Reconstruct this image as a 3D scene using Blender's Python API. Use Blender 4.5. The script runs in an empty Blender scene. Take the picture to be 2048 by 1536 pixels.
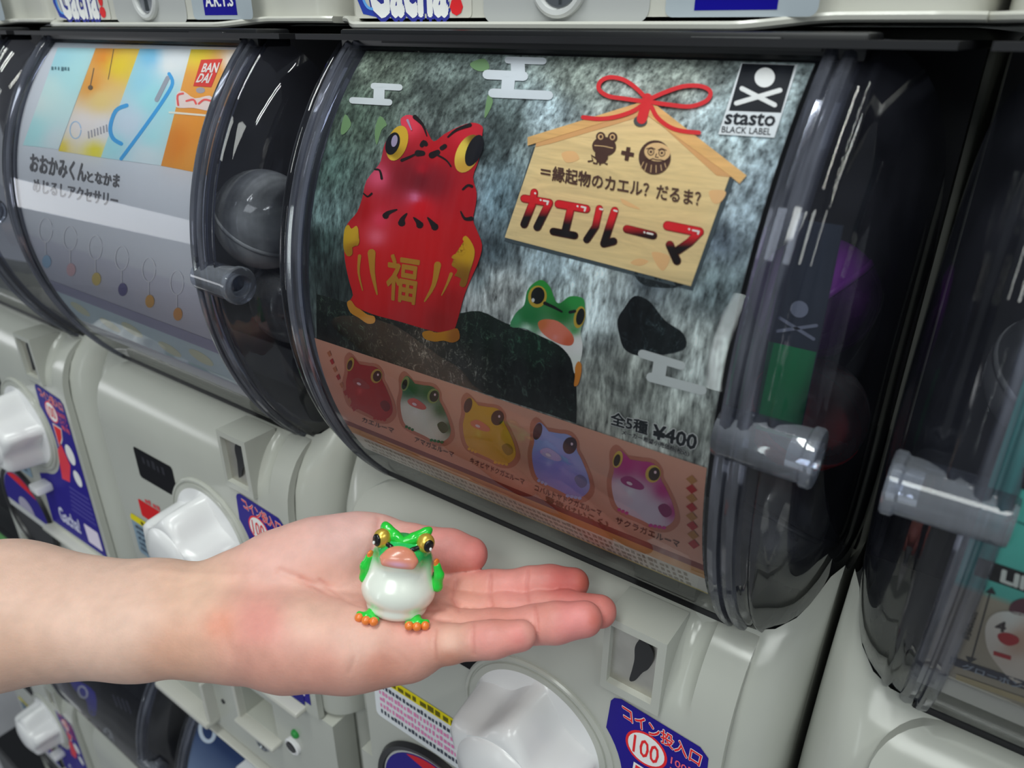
import bpy, bmesh, math, random
import numpy as np
from mathutils import Matrix, Vector
random.seed(4)
SC = bpy.context.scene
COL = SC.collection
H = 1.35                      # eye height above the shop floor

# ------------------------------------------------------------------ camera
F_PX, CX, CY = 1459.0, 1024.0, 768.0
def _rz(a): c, s = math.cos(a), math.sin(a); return np.array([[c, -s, 0], [s, c, 0], [0, 0, 1.]])
def _rx(a): c, s = math.cos(a), math.sin(a); return np.array([[1., 0, 0], [0, c, -s], [0, s, c]])
CAM = _rz(math.radians(35.19)) @ _rx(math.radians(-25.68)) @ np.array([[1., 0, 0], [0, 0, 1.], [0, -1., 0]]) @ _rz(math.radians(-0.48))
cam_d = bpy.data.cameras.new('camera')
cam = bpy.data.objects.new('camera', cam_d); COL.objects.link(cam); SC.camera = cam
m4 = Matrix.Identity(4)
for i in range(3):
    m4[i][0] = CAM[i][0]; m4[i][1] = -CAM[i][1]; m4[i][2] = -CAM[i][2]
m4[2][3] = H
cam.matrix_world = m4
cam_d.sensor_width = 36.0; cam_d.lens = F_PX / 2048 * 36.0
cam_d.clip_start = 0.01
cam_d.dof.use_dof = True; cam_d.dof.focus_distance = 0.345; cam_d.dof.aperture_fstop = 11.0

# ------------------------------------------------------------------ world, lights, exposure
w = bpy.data.worlds.new('shop'); SC.world = w; w.use_nodes = True
w.node_tree.nodes['Background'].inputs[0].default_value = (0.80, 0.90, 1.0, 1)
w.node_tree.nodes['Background'].inputs[1].default_value = 0.22
def area(name, loc, target, sx, sy, power, colr=(1, 1, 1)):
    l = bpy.data.lights.new(name, 'AREA'); l.shape = 'RECTANGLE'; l.size = sx; l.size_y = sy; l.energy = power; l.color = colr
    o = bpy.data.objects.new(name, l); COL.objects.link(o); o.location = loc
    o.rotation_euler = (Vector(target) - Vector(loc)).to_track_quat('-Z', 'Y').to_euler()
    return o
for x, y, sx, e in [(-0.30, -0.28, .045, 10), (-0.15, -0.28, .045, 10), (1.25, -0.30, .045, 9), (1.4, -0.30, .045, 9), (0.3, -1.7, .9, 32)]:  # ceiling tubes, and last a broad panel added as fill light
    area('ceiling_tube_and_fill', (x, y, H + 1.3), (x, y, 0), sx, 1.15, e, (0.95, 1.0, 0.96))
area('display_light_strip', (-0.74, -2.0, H - 0.02), (-0.1, 0.22, H - 0.1), 0.05, 1.25, 2.4, (0.9, 1, 1))
area('shelf_light_strip', (-2.15, -0.72, H - 0.21), (-0.5, 0.22, H - 0.12), 0.85, 0.24, 2.8, (0.95, 0.97, 1))
SC.view_settings.view_transform = 'Standard'; SC.view_settings.look = 'None'
SC.view_settings.gamma = 1.0; SC.view_settings.use_curve_mapping = False
SC.view_settings.exposure = -0.33
SC.cycles.transparent_max_bounces = 20
SC.cycles.max_bounces = 7

# ------------------------------------------------------------------ helpers
def lin(c):
    c = c / 255.0
    return c / 12.92 if c <= 0.04045 else ((c + 0.055) / 1.055) ** 2.4
INK = 1.4
def ink(r, g, b, k=None):
    k = INK if k is None else k
    return (min(.92, lin(r) * k), min(.92, lin(g) * k), min(.92, lin(b) * k), 1.0)

def px_ray(u, v): return CAM @ np.array([u - CX, v - CY, F_PX])
def at_depth(u, v, d): p = px_ray(u, v) * (d / F_PX); return Vector((p[0], p[1], p[2] + H))

# the bowed window every machine has: radius and axis (machine coordinates)
R, YC, ZC = 0.162, 0.3815, -0.125
def on_card(u, v, dz=0.0):
    """pixel -> (world x, angle) on the bowed card of a machine whose tier is dz lower"""
    d = px_ray(u, v); zc = ZC + dz
    a = d[1] ** 2 + d[2] ** 2; b = -2 * (d[1] * YC + d[2] * zc); c = YC * YC + zc * zc - R * R
    q = b * b - 4 * a * c
    t = (-b - math.sqrt(max(q, 0))) / (2 * a); p = t * d
    return p[0], math.atan2(p[2] - zc, YC - p[1])

def mat(name, base, rough=0.4, metal=0.0, spec=0.5, coat=0.0, noise=0.0, nscale=40, bump=0.0, trans=0.0):
    m = bpy.data.materials.new(name); m.use_nodes = True
    nt = m.node_tree; b = nt.nodes['Principled BSDF']
    b.inputs['Base Color'].default_value = (*base[:3], 1); b.inputs['Roughness'].default_value = rough
    b.inputs['Metallic'].default_value = metal; b.inputs['Specular IOR Level'].default_value = spec
    b.inputs['Coat Weight'].default_value = coat; b.inputs['Transmission Weight'].default_value = trans
    tc = nt.nodes.new('ShaderNodeTexCoord')
    n = nt.nodes.new('ShaderNodeTexNoise'); n.inputs['Scale'].default_value = nscale; n.inputs['Detail'].default_value = 4
    nt.links.new(tc.outputs['Object'], n.inputs['Vector'])
    if noise > 0:
        mx = nt.nodes.new('ShaderNodeMix'); mx.data_type = 'RGBA'; mx.blend_type = 'MULTIPLY'
        rp = nt.nodes.new('ShaderNodeMapRange'); rp.inputs['From Min'].default_value = .3; rp.inputs['From Max'].default_value = .7
        rp.inputs['To Min'].default_value = 1 - noise; rp.inputs['To Max'].default_value = 1.0
        nt.links.new(n.outputs['Fac'], rp.inputs['Value'])
        mx.inputs['Factor'].default_value = 1.0; mx.inputs[6].default_value = (*base[:3], 1)
        nt.links.new(rp.outputs['Result'], mx.inputs[7]); nt.links.new(mx.outputs[2], b.inputs['Base Color'])
    if bump > 0:
        bp = nt.nodes.new('ShaderNodeBump'); bp.inputs['Strength'].default_value = bump; bp.inputs['Distance'].default_value = 0.001
        nt.links.new(n.outputs['Fac'], bp.inputs['Height']); nt.links.new(bp.outputs['Normal'], b.inputs['Normal'])
    return m

def clear_mat(name, tint, gloss_rough=0.03, fres=1.5, haze=0.0, hazecol=(.5, .55, .65), hs=(260, 30, 30)):
    """clear moulded plastic: see-through with sharp highlights, a touch of scuffed haze"""
    m = bpy.data.materials.new(name); m.use_nodes = True; nt = m.node_tree
    for n in list(nt.nodes): nt.nodes.remove(n)
    out = nt.nodes.new('ShaderNodeOutputMaterial')
    tr = nt.nodes.new('ShaderNodeBsdfTransparent'); tr.inputs[0].default_value = (*tint, 1)
    gl = nt.nodes.new('ShaderNodeBsdfGlossy'); gl.inputs['Roughness'].default_value = gloss_rough
    fr = nt.nodes.new('ShaderNodeFresnel'); fr.inputs['IOR'].default_value = fres
    mx = nt.nodes.new('ShaderNodeMixShader')
    nt.links.new(fr.outputs[0], mx.inputs[0]); nt.links.new(tr.outputs[0], mx.inputs[1]); nt.links.new(gl.outputs[0], mx.inputs[2])
    last = mx
    if haze > 0:
        df = nt.nodes.new('ShaderNodeBsdfDiffuse'); df.inputs[0].default_value = (*hazecol, 1)
        tc = nt.nodes.new('ShaderNodeTexCoord'); mp = nt.nodes.new('ShaderNodeMapping'); mp.inputs['Scale'].default_value = hs
        ns = nt.nodes.new('ShaderNodeTexNoise'); ns.inputs['Scale'].default_value = 1.0; ns.inputs['Detail'].default_value = 6
        mr = nt.nodes.new('ShaderNodeMapRange'); mr.inputs['From Min'].default_value = .35; mr.inputs['From Max'].default_value = .75
        mr.inputs['To Min'].default_value = haze * .4; mr.inputs['To Max'].default_value = haze * 1.6
        nt.links.new(tc.outputs['Object'], mp.inputs[0]); nt.links.new(mp.outputs[0], ns.inputs['Vector']); nt.links.new(ns.outputs['Fac'], mr.inputs[0])
        m2 = nt.nodes.new('ShaderNodeMixShader')
        nt.links.new(mr.outputs[0], m2.inputs[0]); nt.links.new(mx.outputs[0], m2.inputs[1]); nt.links.new(df.outputs[0], m2.inputs[2])
        last = m2
    nt.links.new(last.outputs[0], out.inputs['Surface'])
    return m

def ink_mat(name, rough=0.45, streak=None):
    """printed ink: colour comes from the print laid down on the mesh; 'streak' adds photo grain of rushing water / wood"""
    m = bpy.data.materials.new(name); m.use_nodes = True; nt = m.node_tree; b = nt.nodes['Principled BSDF']
    at = nt.nodes.new('ShaderNodeAttribute'); at.attribute_name = 'ink'
    b.inputs['Roughness'].default_value = rough; b.inputs['Specular IOR Level'].default_value = .1
    if streak is None:
        nt.links.new(at.outputs['Color'], b.inputs['Base Color']); return m
    tc = nt.nodes.new('ShaderNodeTexCoord'); mp = nt.nodes.new('ShaderNodeMapping')
    mp.inputs['Scale'].default_value = streak['scale']; mp.inputs['Rotation'].default_value = streak.get('rot', (0, 0, 0))
    ns = nt.nodes.new('ShaderNodeTexNoise'); ns.inputs['Scale'].default_value = 1; ns.inputs['Detail'].default_value = streak.get('detail', 8)
    ns.inputs['Roughness'].default_value = streak.get('nrough', .7); ns.inputs['Distortion'].default_value = streak.get('dist', 1.2)
    mr = nt.nodes.new('ShaderNodeMapRange'); mr.inputs['From Min'].default_value = streak.get('lo', .35); mr.inputs['From Max'].default_value = streak.get('hi', .68)
    mr.inputs['To Min'].default_value = streak['min']; mr.inputs['To Max'].default_value = streak['max']; mr.clamp = streak.get('clamp', False)
    mx = nt.nodes.new('ShaderNodeMix'); mx.data_type = 'RGBA'; mx.blend_type = 'MULTIPLY'; mx.inputs['Factor'].default_value = 1
    nt.links.new(tc.outputs['Object'], mp.inputs[0]); nt.links.new(mp.outputs[0], ns.inputs['Vector']); nt.links.new(ns.outputs['Fac'], mr.inputs[0])
    nt.links.new(at.outputs['Color'], mx.inputs[6]); nt.links.new(mr.outputs[0], mx.inputs[7]); res = mx.outputs[2]
    if 'scale2' in streak:      # broad light and dark patches of the photo
        m2 = nt.nodes.new('ShaderNodeMapping'); m2.inputs['Scale'].default_value = streak['scale2']
        n2 = nt.nodes.new('ShaderNodeTexNoise'); n2.inputs['Scale'].default_value = 1; n2.inputs['Detail'].default_value = 5; n2.inputs['Distortion'].default_value = .8
        r2 = nt.nodes.new('ShaderNodeMapRange'); r2.inputs['From Min'].default_value = .36; r2.inputs['From Max'].default_value = .64; r2.inputs['To Min'].default_value = .45; r2.inputs['To Max'].default_value = 1.5
        x2 = nt.nodes.new('ShaderNodeMix'); x2.data_type = 'RGBA'; x2.blend_type = 'MULTIPLY'; x2.inputs['Factor'].default_value = 1
        nt.links.new(tc.outputs['Object'], m2.inputs[0]); nt.links.new(m2.outputs[0], n2.inputs['Vector']); nt.links.new(n2.outputs['Fac'], r2.inputs[0])
        nt.links.new(res, x2.inputs[6]); nt.links.new(r2.outputs[0], x2.inputs[7]); res = x2.outputs[2]
    nt.links.new(res, b.inputs['Base Color'])
    return m

CREAM = (0.525, 0.535, 0.485)
M = dict(
    cream=mat('cream_plastic', CREAM, .19, noise=.06, nscale=14),
    cream2=mat('cream_housing_plastic', (.61, .605, .55), .2, noise=.05, nscale=14),
    grey=mat('light_grey_plastic', (.62, .63, .63), .35, noise=.04),
    white=mat('white_knob_plastic', (.86, .86, .87), .22, noise=.02),
    black=mat('black_plastic', (.012, .012, .014), .35),
    chamber_shade=mat('chamber_shade_black', (.010, .010, .013), .5, noise=.3),
    rail=mat('dark_smoky_rail', (.008, .0085, .010), .4),
    gap=mat('dark_steel_and_outlet_shade', (.03, .03, .033), .6),
    metal=mat('coin_mech_metal', (.62, .60, .55), .32, metal=.8, noise=.2, nscale=60),
    chrome=mat('lock_steel', (.45, .47, .48), .2, metal=1.0),
    clear=clear_mat('clear_window_plastic', (.95, .955, .965), .02, 1.40, haze=.008),
    cap=clear_mat('clear_side_plastic', (.86, .87, .92), .03, 1.55, haze=.022, hazecol=(.42, .44, .60), hs=(30, 30, 30)),
    rib=clear_mat('thick_clear_rib_plastic', (.74, .76, .84), .05, 1.7, haze=.13, hazecol=(.42, .44, .54)),
    lug=clear_mat('clear_lug_plastic', (.80, .83, .90), .05, 1.7, haze=.16, hazecol=(.62, .66, .75), hs=(20, 60, 60)),
    ink=ink_mat('printed_ink'),
    water=ink_mat('printed_waterfall_photo', .45, dict(scale=(520, 520, 110), min=.45, max=1.6, rot=(0, .2, 0), nrough=.62, lo=.36, hi=.64, dist=.15, detail=6, scale2=(95, 95, 48))),
    rock=ink_mat('printed_wet_rock_photo', .45, dict(scale=(260, 200, 200), min=.5, max=9.0, dist=1.2, lo=.54, hi=.70, nrough=.9, clamp=True)),
    wood=ink_mat('printed_wood_photo', .45, dict(scale=(18, 40, 190), rot=(0, .24, 0), min=.86, max=1.08, detail=3, dist=2.0)),
    floor=mat('pale_floor_tile', (.50, .50, .53), .5, noise=.3, nscale=6),
    wallm=mat('grey_wall_paint', (.45, .46, .48), .7, noise=.1, nscale=5),
)

def link(o, parent=None):
    COL.objects.link(o)
    if parent is not None: o.parent = parent
    return o
def empty(name, loc, label=None, cat=None, group=None):
    o = bpy.data.objects.new(name, None); o.empty_display_size = .02; COL.objects.link(o); o.location = loc
    tag(o, label, cat, group); return o
def tag(o, label=None, cat=None, group=None, kind=None):
    if label: o['label'] = label
    if cat: o['category'] = cat
    if group: o['group'] = group
    if kind: o['kind'] = kind
    return o
def mesh_obj(name, me, m, parent=None, smooth=True):
    o = bpy.data.objects.new(name, me)
    if m is not None and not me.materials: me.materials.append(m)
    if smooth:
        me.polygons.foreach_set('use_smooth', [True] * len(me.polygons))
    return link(o, parent)
def bm_mesh(name, bm, off=(0, 0, 0)):
    me = bpy.data.meshes.new(name)
    bmesh.ops.translate(bm, verts=bm.verts, vec=Vector(off))
    bmesh.ops.recalc_face_normals(bm, faces=bm.faces)
    bm.to_mesh(me); bm.free(); return me
def sharp(me, ang=32):
    me.polygons.foreach_set('use_smooth', [True] * len(me.polygons))
    try: me.set_sharp_from_angle(angle=math.radians(ang))
    except Exception: pass
    return me
def add_box(bm, lo, hi, bev=0.0, seg=3):
    g = bmesh.ops.create_cube(bm, size=1.0); vs = g['verts']
    for v in vs:
        v.co = Vector([(lo[k] + hi[k]) / 2 + v.co[k] * (hi[k] - lo[k]) for k in range(3)])
    if bev > 0:
        es = {e for v in vs for e in v.link_edges}
        bmesh.ops.bevel(bm, geom=list(es), offset=bev, segments=seg, profile=.5, affect='EDGES')
def add_prism_xz(bm, pts, y0, y1, bev=0.0, seg=2):
    """outline in (x, z) extruded from y0 (front) to y1"""
    f = bm.faces.new([bm.verts.new((x, y0, z)) for x, z in pts])
    r = bmesh.ops.extrude_face_region(bm, geom=[f])
    nv = [e for e in r['geom'] if isinstance(e, bmesh.types.BMVert)]
    for v in nv: v.co.y = y1
    if bev > 0:
        es = [e for e in bm.edges if abs(e.verts[0].co.y - y0) < 1e-7 and abs(e.verts[1].co.y - y0) < 1e-7]
        bmesh.ops.bevel(bm, geom=es, offset=bev, segments=seg, profile=.5, affect='EDGES')
def add_lathe(bm, prof, c, axis='y', seg=40, lob=None):
    """prof: [(radius, along)], revolved about the axis through c; lob(angle, i) scales the radius"""
    rings = []
    for i, (r, a) in enumerate(prof):
        ring = []
        for k in range(seg):
            t = 2 * math.pi * k / seg; rr = r * (lob(t, i) if lob else 1)
            p, q = rr * math.cos(t), rr * math.sin(t)
            co = (c[0] + p, c[1] + a, c[2] + q) if axis == 'y' else ((c[0] + a, c[1] + p, c[2] + q) if axis == 'x' else (c[0] + p, c[1] + q, c[2] + a))
            ring.append(bm.verts.new(co))
        rings.append(ring)
    for i in range(len(rings) - 1):
        for k in range(seg):
            bm.faces.new((rings[i][k], rings[i][(k + 1) % seg], rings[i + 1][(k + 1) % seg], rings[i + 1][k]))
    if prof[0][0] > 1e-6: bm.faces.new(rings[0])
    if prof[-1][0] > 1e-6: bm.faces.new(rings[-1])
def rounded(x0, z0, x1, z1, r, n=6):
    pts = []
    for cx, cz, a0 in ((x1 - r, z1 - r, 0), (x0 + r, z1 - r, 90), (x0 + r, z0 + r, 180), (x1 - r, z0 + r, 270)):
        for k in range(n + 1):
            a = math.radians(a0 + 90 * k / n); pts.append((cx + r * math.cos(a), cz + r * math.sin(a)))
    return pts
def ell(cx, cy, rx, ry, rot=0, n=28):
    c, s = math.cos(math.radians(rot)), math.sin(math.radians(rot)); o = []
    for k in range(n):
        a = 2 * math.pi * k / n; x, y = rx * math.cos(a), ry * math.sin(a); o.append((cx + x * c - y * s, cy + x * s + y * c))
    return o
def smooth_pts(P, n=5, closed=True):
    N = len(P); o = []
    rng = range(N) if closed else range(N - 1)
    for i in rng:
        g = (lambda j: P[j % N]) if closed else (lambda j: P[min(max(j, 0), N - 1)])
        p0, p1, p2, p3 = g(i - 1), g(i), g(i + 1), g(i + 2)
        for k in range(n):
            t = k / n
            o.append(tuple(.5 * (2 * p1[d] + (p2[d] - p0[d]) * t + (2 * p0[d] - 5 * p1[d] + 4 * p2[d] - p3[d]) * t * t + (3 * p1[d] - p0[d] - 3 * p2[d] + p3[d]) * t ** 3) for d in range(len(p1))))
    if not closed: o.append(tuple(P[-1]))
    return o
def stroke(P, wd, cap=True, w1=None, n=5):
    """ribbon outline around a polyline, width wd -> w1, round caps"""
    P = [np.array(p, float) for p in P]; N = len(P); L = []; Rr = []
    w1 = wd if w1 is None else w1
    nrm = []
    for i in range(N):
        a = P[max(i - 1, 0)]; b = P[min(i + 1, N - 1)]; d = b - a; d /= (np.linalg.norm(d) + 1e-9); nrm.append(np.array([-d[1], d[0]]))
    ws = [(wd + (w1 - wd) * i / max(N - 1, 1)) / 2 for i in range(N)]
    L = [P[i] + nrm[i] * ws[i] for i in range(N)]; Rr = [P[i] - nrm[i] * ws[i] for i in range(N)]
    out = list(L)
    if cap:
        d = np.array([nrm[-1][1], -nrm[-1][0]])
        for k in range(1, n):
            a = math.pi * k / n; out.append(P[-1] + (nrm[-1] * math.cos(a) + d * math.sin(a)) * ws[-1])
    out += Rr[::-1]
    if cap:
        d = -np.array([nrm[0][1], -nrm[0][0]])
        for k in range(1, n):
            a = math.pi * k / n; out.append(P[0] + (-nrm[0] * math.cos(a) + d * math.sin(a)) * ws[0])
    return [tuple(p) for p in out]

_txt = {}
def text_2d(s, bold=0.0):
    """glyph outlines of s as a flat mesh scaled to the unit box; bold lays copies side by side to fatten the strokes"""
    key = (s, bold)
    if key in _txt: return _txt[key]
    c = bpy.data.curves.new('lettering', 'FONT'); c.body = s; c.size = 1; c.resolution_u = 2
    o = bpy.data.objects.new('lettering', c); COL.objects.link(o); bpy.context.view_layer.update()
    me = o.evaluated_get(bpy.context.evaluated_depsgraph_get()).to_mesh()
    V = np.array([v.co[:2] for v in me.vertices]); Fc = [tuple(p.vertices) for p in me.polygons]
    lo, hi = V.min(0), V.max(0)
    bpy.data.objects.remove(o); bpy.data.curves.remove(c)
    if bold > .003:
        n = len(V); VV = [V]; FF = list(Fc)
        for k in range(8):
            a = k * math.pi / 4; VV.append(V + bold * np.array([math.cos(a), math.sin(a)])); FF += [tuple(i + n * (k + 1) for i in f) for f in Fc]
        V = np.vstack(VV); Fc = FF
    V = (V - lo) / (hi - lo)
    lift = np.zeros(len(V)) if bold <= .003 else np.repeat(np.arange(9) * .000009, n)      # each copy a hair above the last
    _txt[key] = (np.c_[V, lift], Fc); return _txt[key]
def quad_map(V, q):
    """unit box -> quad TL, TR, BR, BL (bilinear)"""
    tl, tr, br, bl = [np.array(p, float) for p in q]
    u, v = V[:, 0:1], V[:, 1:2]
    return np.c_[(bl * (1 - u) + br * u) * (1 - v) + (tl * (1 - u) + tr * u) * v, V[:, 2]]

class Surface:
    """something flat or bowed that print is laid on; fn((u, v), height) -> machine coordinates"""
    def __init__(self, fn, root, cell=None, step=.00011): self.fn, self.root, self.cell, self.step = fn, root, cell, step
    def put(self, name, shapes, color, layer=1, parent=None, m=None, cell=None):
        """shapes: list of outlines, or ('mesh', V, F); color: rgba or function(u, v)"""
        bm = bmesh.new(); cell = cell or self.cell
        for sh in shapes:
            if len(sh) == 3 and isinstance(sh[0], str):
                vs = [bm.verts.new((p[0], p[1], p[2])) for p in sh[1]]
                for f in sh[2]:
                    try: bm.faces.new([vs[i] for i in f])
                    except ValueError: pass
            else:
                bm.faces.new([bm.verts.new((p[0], p[1], 0)) for p in sh])
        bmesh.ops.triangulate(bm, faces=bm.faces)
        if cell:
            for ax in (0, 1):
                lo = min(v.co[ax] for v in bm.verts); hi = max(v.co[ax] for v in bm.verts)
                k = math.floor(lo / cell) + 1
                while k * cell < hi:
                    co = [0, 0, 0]; co[ax] = k * cell + .0137 * cell; no = [0, 0, 0]; no[ax] = 1
                    bmesh.ops.bisect_plane(bm, geom=bm.verts[:] + bm.edges[:] + bm.faces[:], plane_co=co, plane_no=no)
                    k += 1
        me = bpy.data.meshes.new(name); bm.to_mesh(me); bm.free()
        n = len(me.vertices); uv = np.empty(n * 3); me.vertices.foreach_get('co', uv); uv = uv.reshape(n, 3)
        base = np.array(self.root.location)
        P = np.array([self.fn((a[0], a[1]), layer * self.step + a[2]) for a in uv]) - base
        me.vertices.foreach_set('co', P.ravel())
        at = me.color_attributes.new('ink', 'FLOAT_COLOR', 'POINT')
        cols = np.array([color(a[0], a[1]) for a in uv] if callable(color) else [color] * n, dtype=np.float32)
        at.data.foreach_set('color', cols.ravel())
        me.update()
        o = mesh_obj(name, me, m or M['ink'], parent or self.root, smooth=False)
        return o
    def text(self, name, s, quad, color, layer=3, bold=0.0, parent=None, cell=None):
        V, Fc = text_2d(s, bold)
        return self.put(name, [('mesh', quad_map(V, quad), Fc)], color, layer, parent, cell=cell)

def tiny_print(x0, x1, y0, y1, n, seed=0, skew=0.0):
    """a line of print too small to read: a row of little dashes"""
    rg = random.Random(seed); w_ = (x1 - x0) / n; o = []
    for i in range(n):
        a = x0 + i * w_; b = a + w_ * rg.uniform(.45, .85); d = skew * (a - x0); k = rg.uniform(0, .35) * (y1 - y0)
        o.append([(a, y0 + d), (b, y0 + d), (b, y1 - k + d), (a, y1 - k + d)])
    return o
def blend(ctrl):
    """colour function: soft blend of (u, v, radius, rgb) control spots"""
    C = np.array([c[:2] for c in ctrl], float); r = np.array([c[2] for c in ctrl], float)
    K = np.array([ink(*c[3]) for c in ctrl])
    def fn(u, v):
        d2 = ((C[:, 0] - u) ** 2 + (C[:, 1] - v) ** 2) / r ** 2
        wt = 1.0 / (d2 ** 1.5 + .05)
        k = (wt[:, None] * K).sum(0) / wt.sum(); return tuple(k)
    return fn

# ------------------------------------------------------------------ the shop: floor, wall behind the row, end wall
def structure(name, lo, hi, m):
    bm = bmesh.new(); add_box(bm, lo, hi); o = mesh_obj(name, bm_mesh(name, bm), m, smooth=False); tag(o, kind='structure'); return o
structure('floor', (-3.2, -3.0, -.05), (2.2, 1.2, 0), M['floor'])
_b = bmesh.new(); add_box(_b, (-1.385, .215, .0005), (.30, .62, .1015), .004, 2)
tag(mesh_obj('plinth', bm_mesh('plinth', _b), M['black'], smooth=False), 'long low black plinth under the lower row of capsule machines', 'plinth')
structure('wall_back', (-3.2, .66, 0), (2.2, .72, 2.7), M['wallm'])

# ------------------------------------------------------------------ capsule machine
W = .300
XM = -.173
OFF = (0, -.40, .62)
_cache = {}
def part(name, key, build, m, parent, sm=True, ang=32):
    if key not in _cache:
        bm = bmesh.new(); build(bm); me = bm_mesh(name, bm, OFF); me.materials.append(m)
        if sm: sharp(me, ang)
        _cache[key] = me
    o = bpy.data.objects.new(name, _cache[key]); link(o, parent); return o

def resample(P, n, t0=0.0):
    P = np.array(P, float); d = np.r_[0, np.cumsum(np.linalg.norm(np.diff(P, axis=0), axis=1))]
    t = np.linspace(t0, d[-1], n); return np.stack([np.interp(t, d, P[:, k]) for k in range(2)], 1)
def arc_pt(th, r): return YC - r * math.cos(th), ZC + r * math.sin(th)

CAPS = [(.1160, .0012), (.1180, .0006), (.1200, -.0004), (.1212, .0012), (.1228, .0014), (.1240, -.0010), (.1270, -.0030), (.1310, -.0068), (.1345, -.0115),
        (.1375, -.018), (.1400, -.026), (.1420, -.036), (.1435, -.048), (.1442, -.064), (.1445, -.085), (.1445, -.11)]
def cradle(x):
    """radius of the trough the clear cover sits in: it closes up towards the machine's sides"""
    return R + .0015 + (np.interp(abs(x), [.116, .120, .1275, .1345, .1385, .1415, .146], [0, -.0004, -.004, -.0125, -.022, -.034, -.042]) if abs(x) > .116 else 0)
def b_body(bm):
    front = [(.2655, -.2475), (.2590, -.2540), (.2530, -.2630), (.2485, -.2750), (.246, -.295), (.246, -.34), (.246, -.42), (.246, -.475), (.247, -.481), (.264, -.485),
             (.264, -.55), (.264, -.606), (.268, -.617), (.40, -.617)]
    xs = []
    for k in range(13): xs.append(-.146 + .030 * (1 - math.cos(math.radians(90 * k / 12))))
    xs += list(np.linspace(-.11, .11, 9)); xs += [-x for x in xs[:13]][::-1]
    rows = []
    for x in xs:
        e = max(0, abs(x) - .120) / .026; sh = .030 * (1 - math.sqrt(max(0, 1 - e * e))); r = cradle(x)
        row = [bm.verts.new((x, .40, -.287 + .0 * sh))]
        for th in (-86, -78, -70, -62, -54, -49, -46):
            y, z = arc_pt(math.radians(th), r); row.append(bm.verts.new((x, y, z)))
        y0, z0 = arc_pt(math.radians(-45.5), r)
        for i, (y, z) in enumerate(front):
            k = max(0, 1 - i / 4.0)
            row.append(bm.verts.new((x, (y + sh) * (1 - k) + (y0 + (y - .268)) * k if sh > 0 else y, z * (1 - k) + (z0 + (z + .2415)) * k if sh > 0 else z)))
        rows.append(row)
    m = len(rows[0])
    for a, b in zip(rows[:-1], rows[1:]):
        for i in range(m - 1): bm.faces.new((a[i], a[i + 1], b[i + 1], b[i]))
    for r in (rows[0], rows[-1]): bm.faces.new(r)
    bm.faces.new([r[0] for r in rows] + [r[-1] for r in rows][::-1])

PANEL = [(.2660, -.2442), (.2605, -.2472), (.2535, -.2530), (.2478, -.2610), (.2438, -.2700), (.2412, -.2800), (.240, -.292), (.240, -.32), (.240, -.484)]
def b_door(bm):
    x0, x1, r = -.119, .1225, .032
    xs = [x0 + r * (1 - math.cos(math.radians(90 * k / 10))) for k in range(11)] + list(np.linspace(x0 + r, .06, 10))[1:] + \
         [.0630, .0870, .0905, .0925, .0945, .097, .1005, .1025, .104, .1055, .112, .118, .1225]
    rows = []
    for x in xs:
        a = min(1, max(0, (x - x0) / r)); t0 = r - math.sqrt(max(0, r * r - (r - a * r) ** 2))
        P = resample(PANEL, 46, t0); row = []
        for y, z in P:
            g = 0.0
            if .0905 < x < .104:
                g = math.sin(math.pi * (x - .0905) / .0135) ** .5
            fade = min(1, max(0, (z + .285) / .02))
            row.append(bm.verts.new((x, y + .0055 * g * fade, z)))
        rows.append(row)
    for a, b in zip(rows[:-1], rows[1:]):
        for i in range(len(a) - 1):
            if a[i].co.x > .0629 and b[i].co.x < .0871 and -.2840 < a[i].co.z and a[i + 1].co.z > -.2845 and a[i].co.z < -.2470: continue
            bm.faces.new((a[i], a[i + 1], b[i + 1], b[i]))
    r = bmesh.ops.extrude_face_region(bm, geom=bm.faces[:])
    for v in r['geom']:
        if isinstance(v, bmesh.types.BMVert): v.co.y += .0055
def plate_holes(bm, x0, x1, z0, z1, y0, y1, holes):
    xs = sorted({x0, x1, *[h[0] for h in holes], *[h[2] for h in holes]}); zs = sorted({z0, z1, *[h[1] for h in holes], *[h[3] for h in holes]})
    V = {}
    def v(x, y, z): return V.setdefault((x, y, z), bm.verts.new((x, y, z))) if (x, y, z) not in V else V[(x, y, z)]
    solid = lambda i, j: 0 <= i < len(xs) - 1 and 0 <= j < len(zs) - 1 and not any(h[0] <= (xs[i] + xs[i + 1]) / 2 <= h[2] and h[1] <= (zs[j] + zs[j + 1]) / 2 <= h[3] for h in holes)
    for i in range(len(xs) - 1):
        for j in range(len(zs) - 1):
            if not solid(i, j): continue
            a, b, c, d = xs[i], xs[i + 1], zs[j], zs[j + 1]
            bm.faces.new((v(a, y0, c), v(b, y0, c), v(b, y0, d), v(a, y0, d))); bm.faces.new((v(a, y1, c), v(a, y1, d), v(b, y1, d), v(b, y1, c)))
            for (di, dj, p, q) in ((-1, 0, (a, c), (a, d)), (1, 0, (b, c), (b, d)), (0, -1, (a, c), (b, c)), (0, 1, (a, d), (b, d))):
                if not solid(i + di, j + dj):
                    bm.faces.new((v(p[0], y0, p[1]), v(q[0], y0, q[1]), v(q[0], y1, q[1]), v(p[0], y1, p[1])))
def b_faceplate(bm):
    plate_holes(bm, -.134, .134, -.611, -.486, .243, .2645, [(-.124, -.592, -.044, -.548), (.011, -.556, .055, -.515)])
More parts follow.
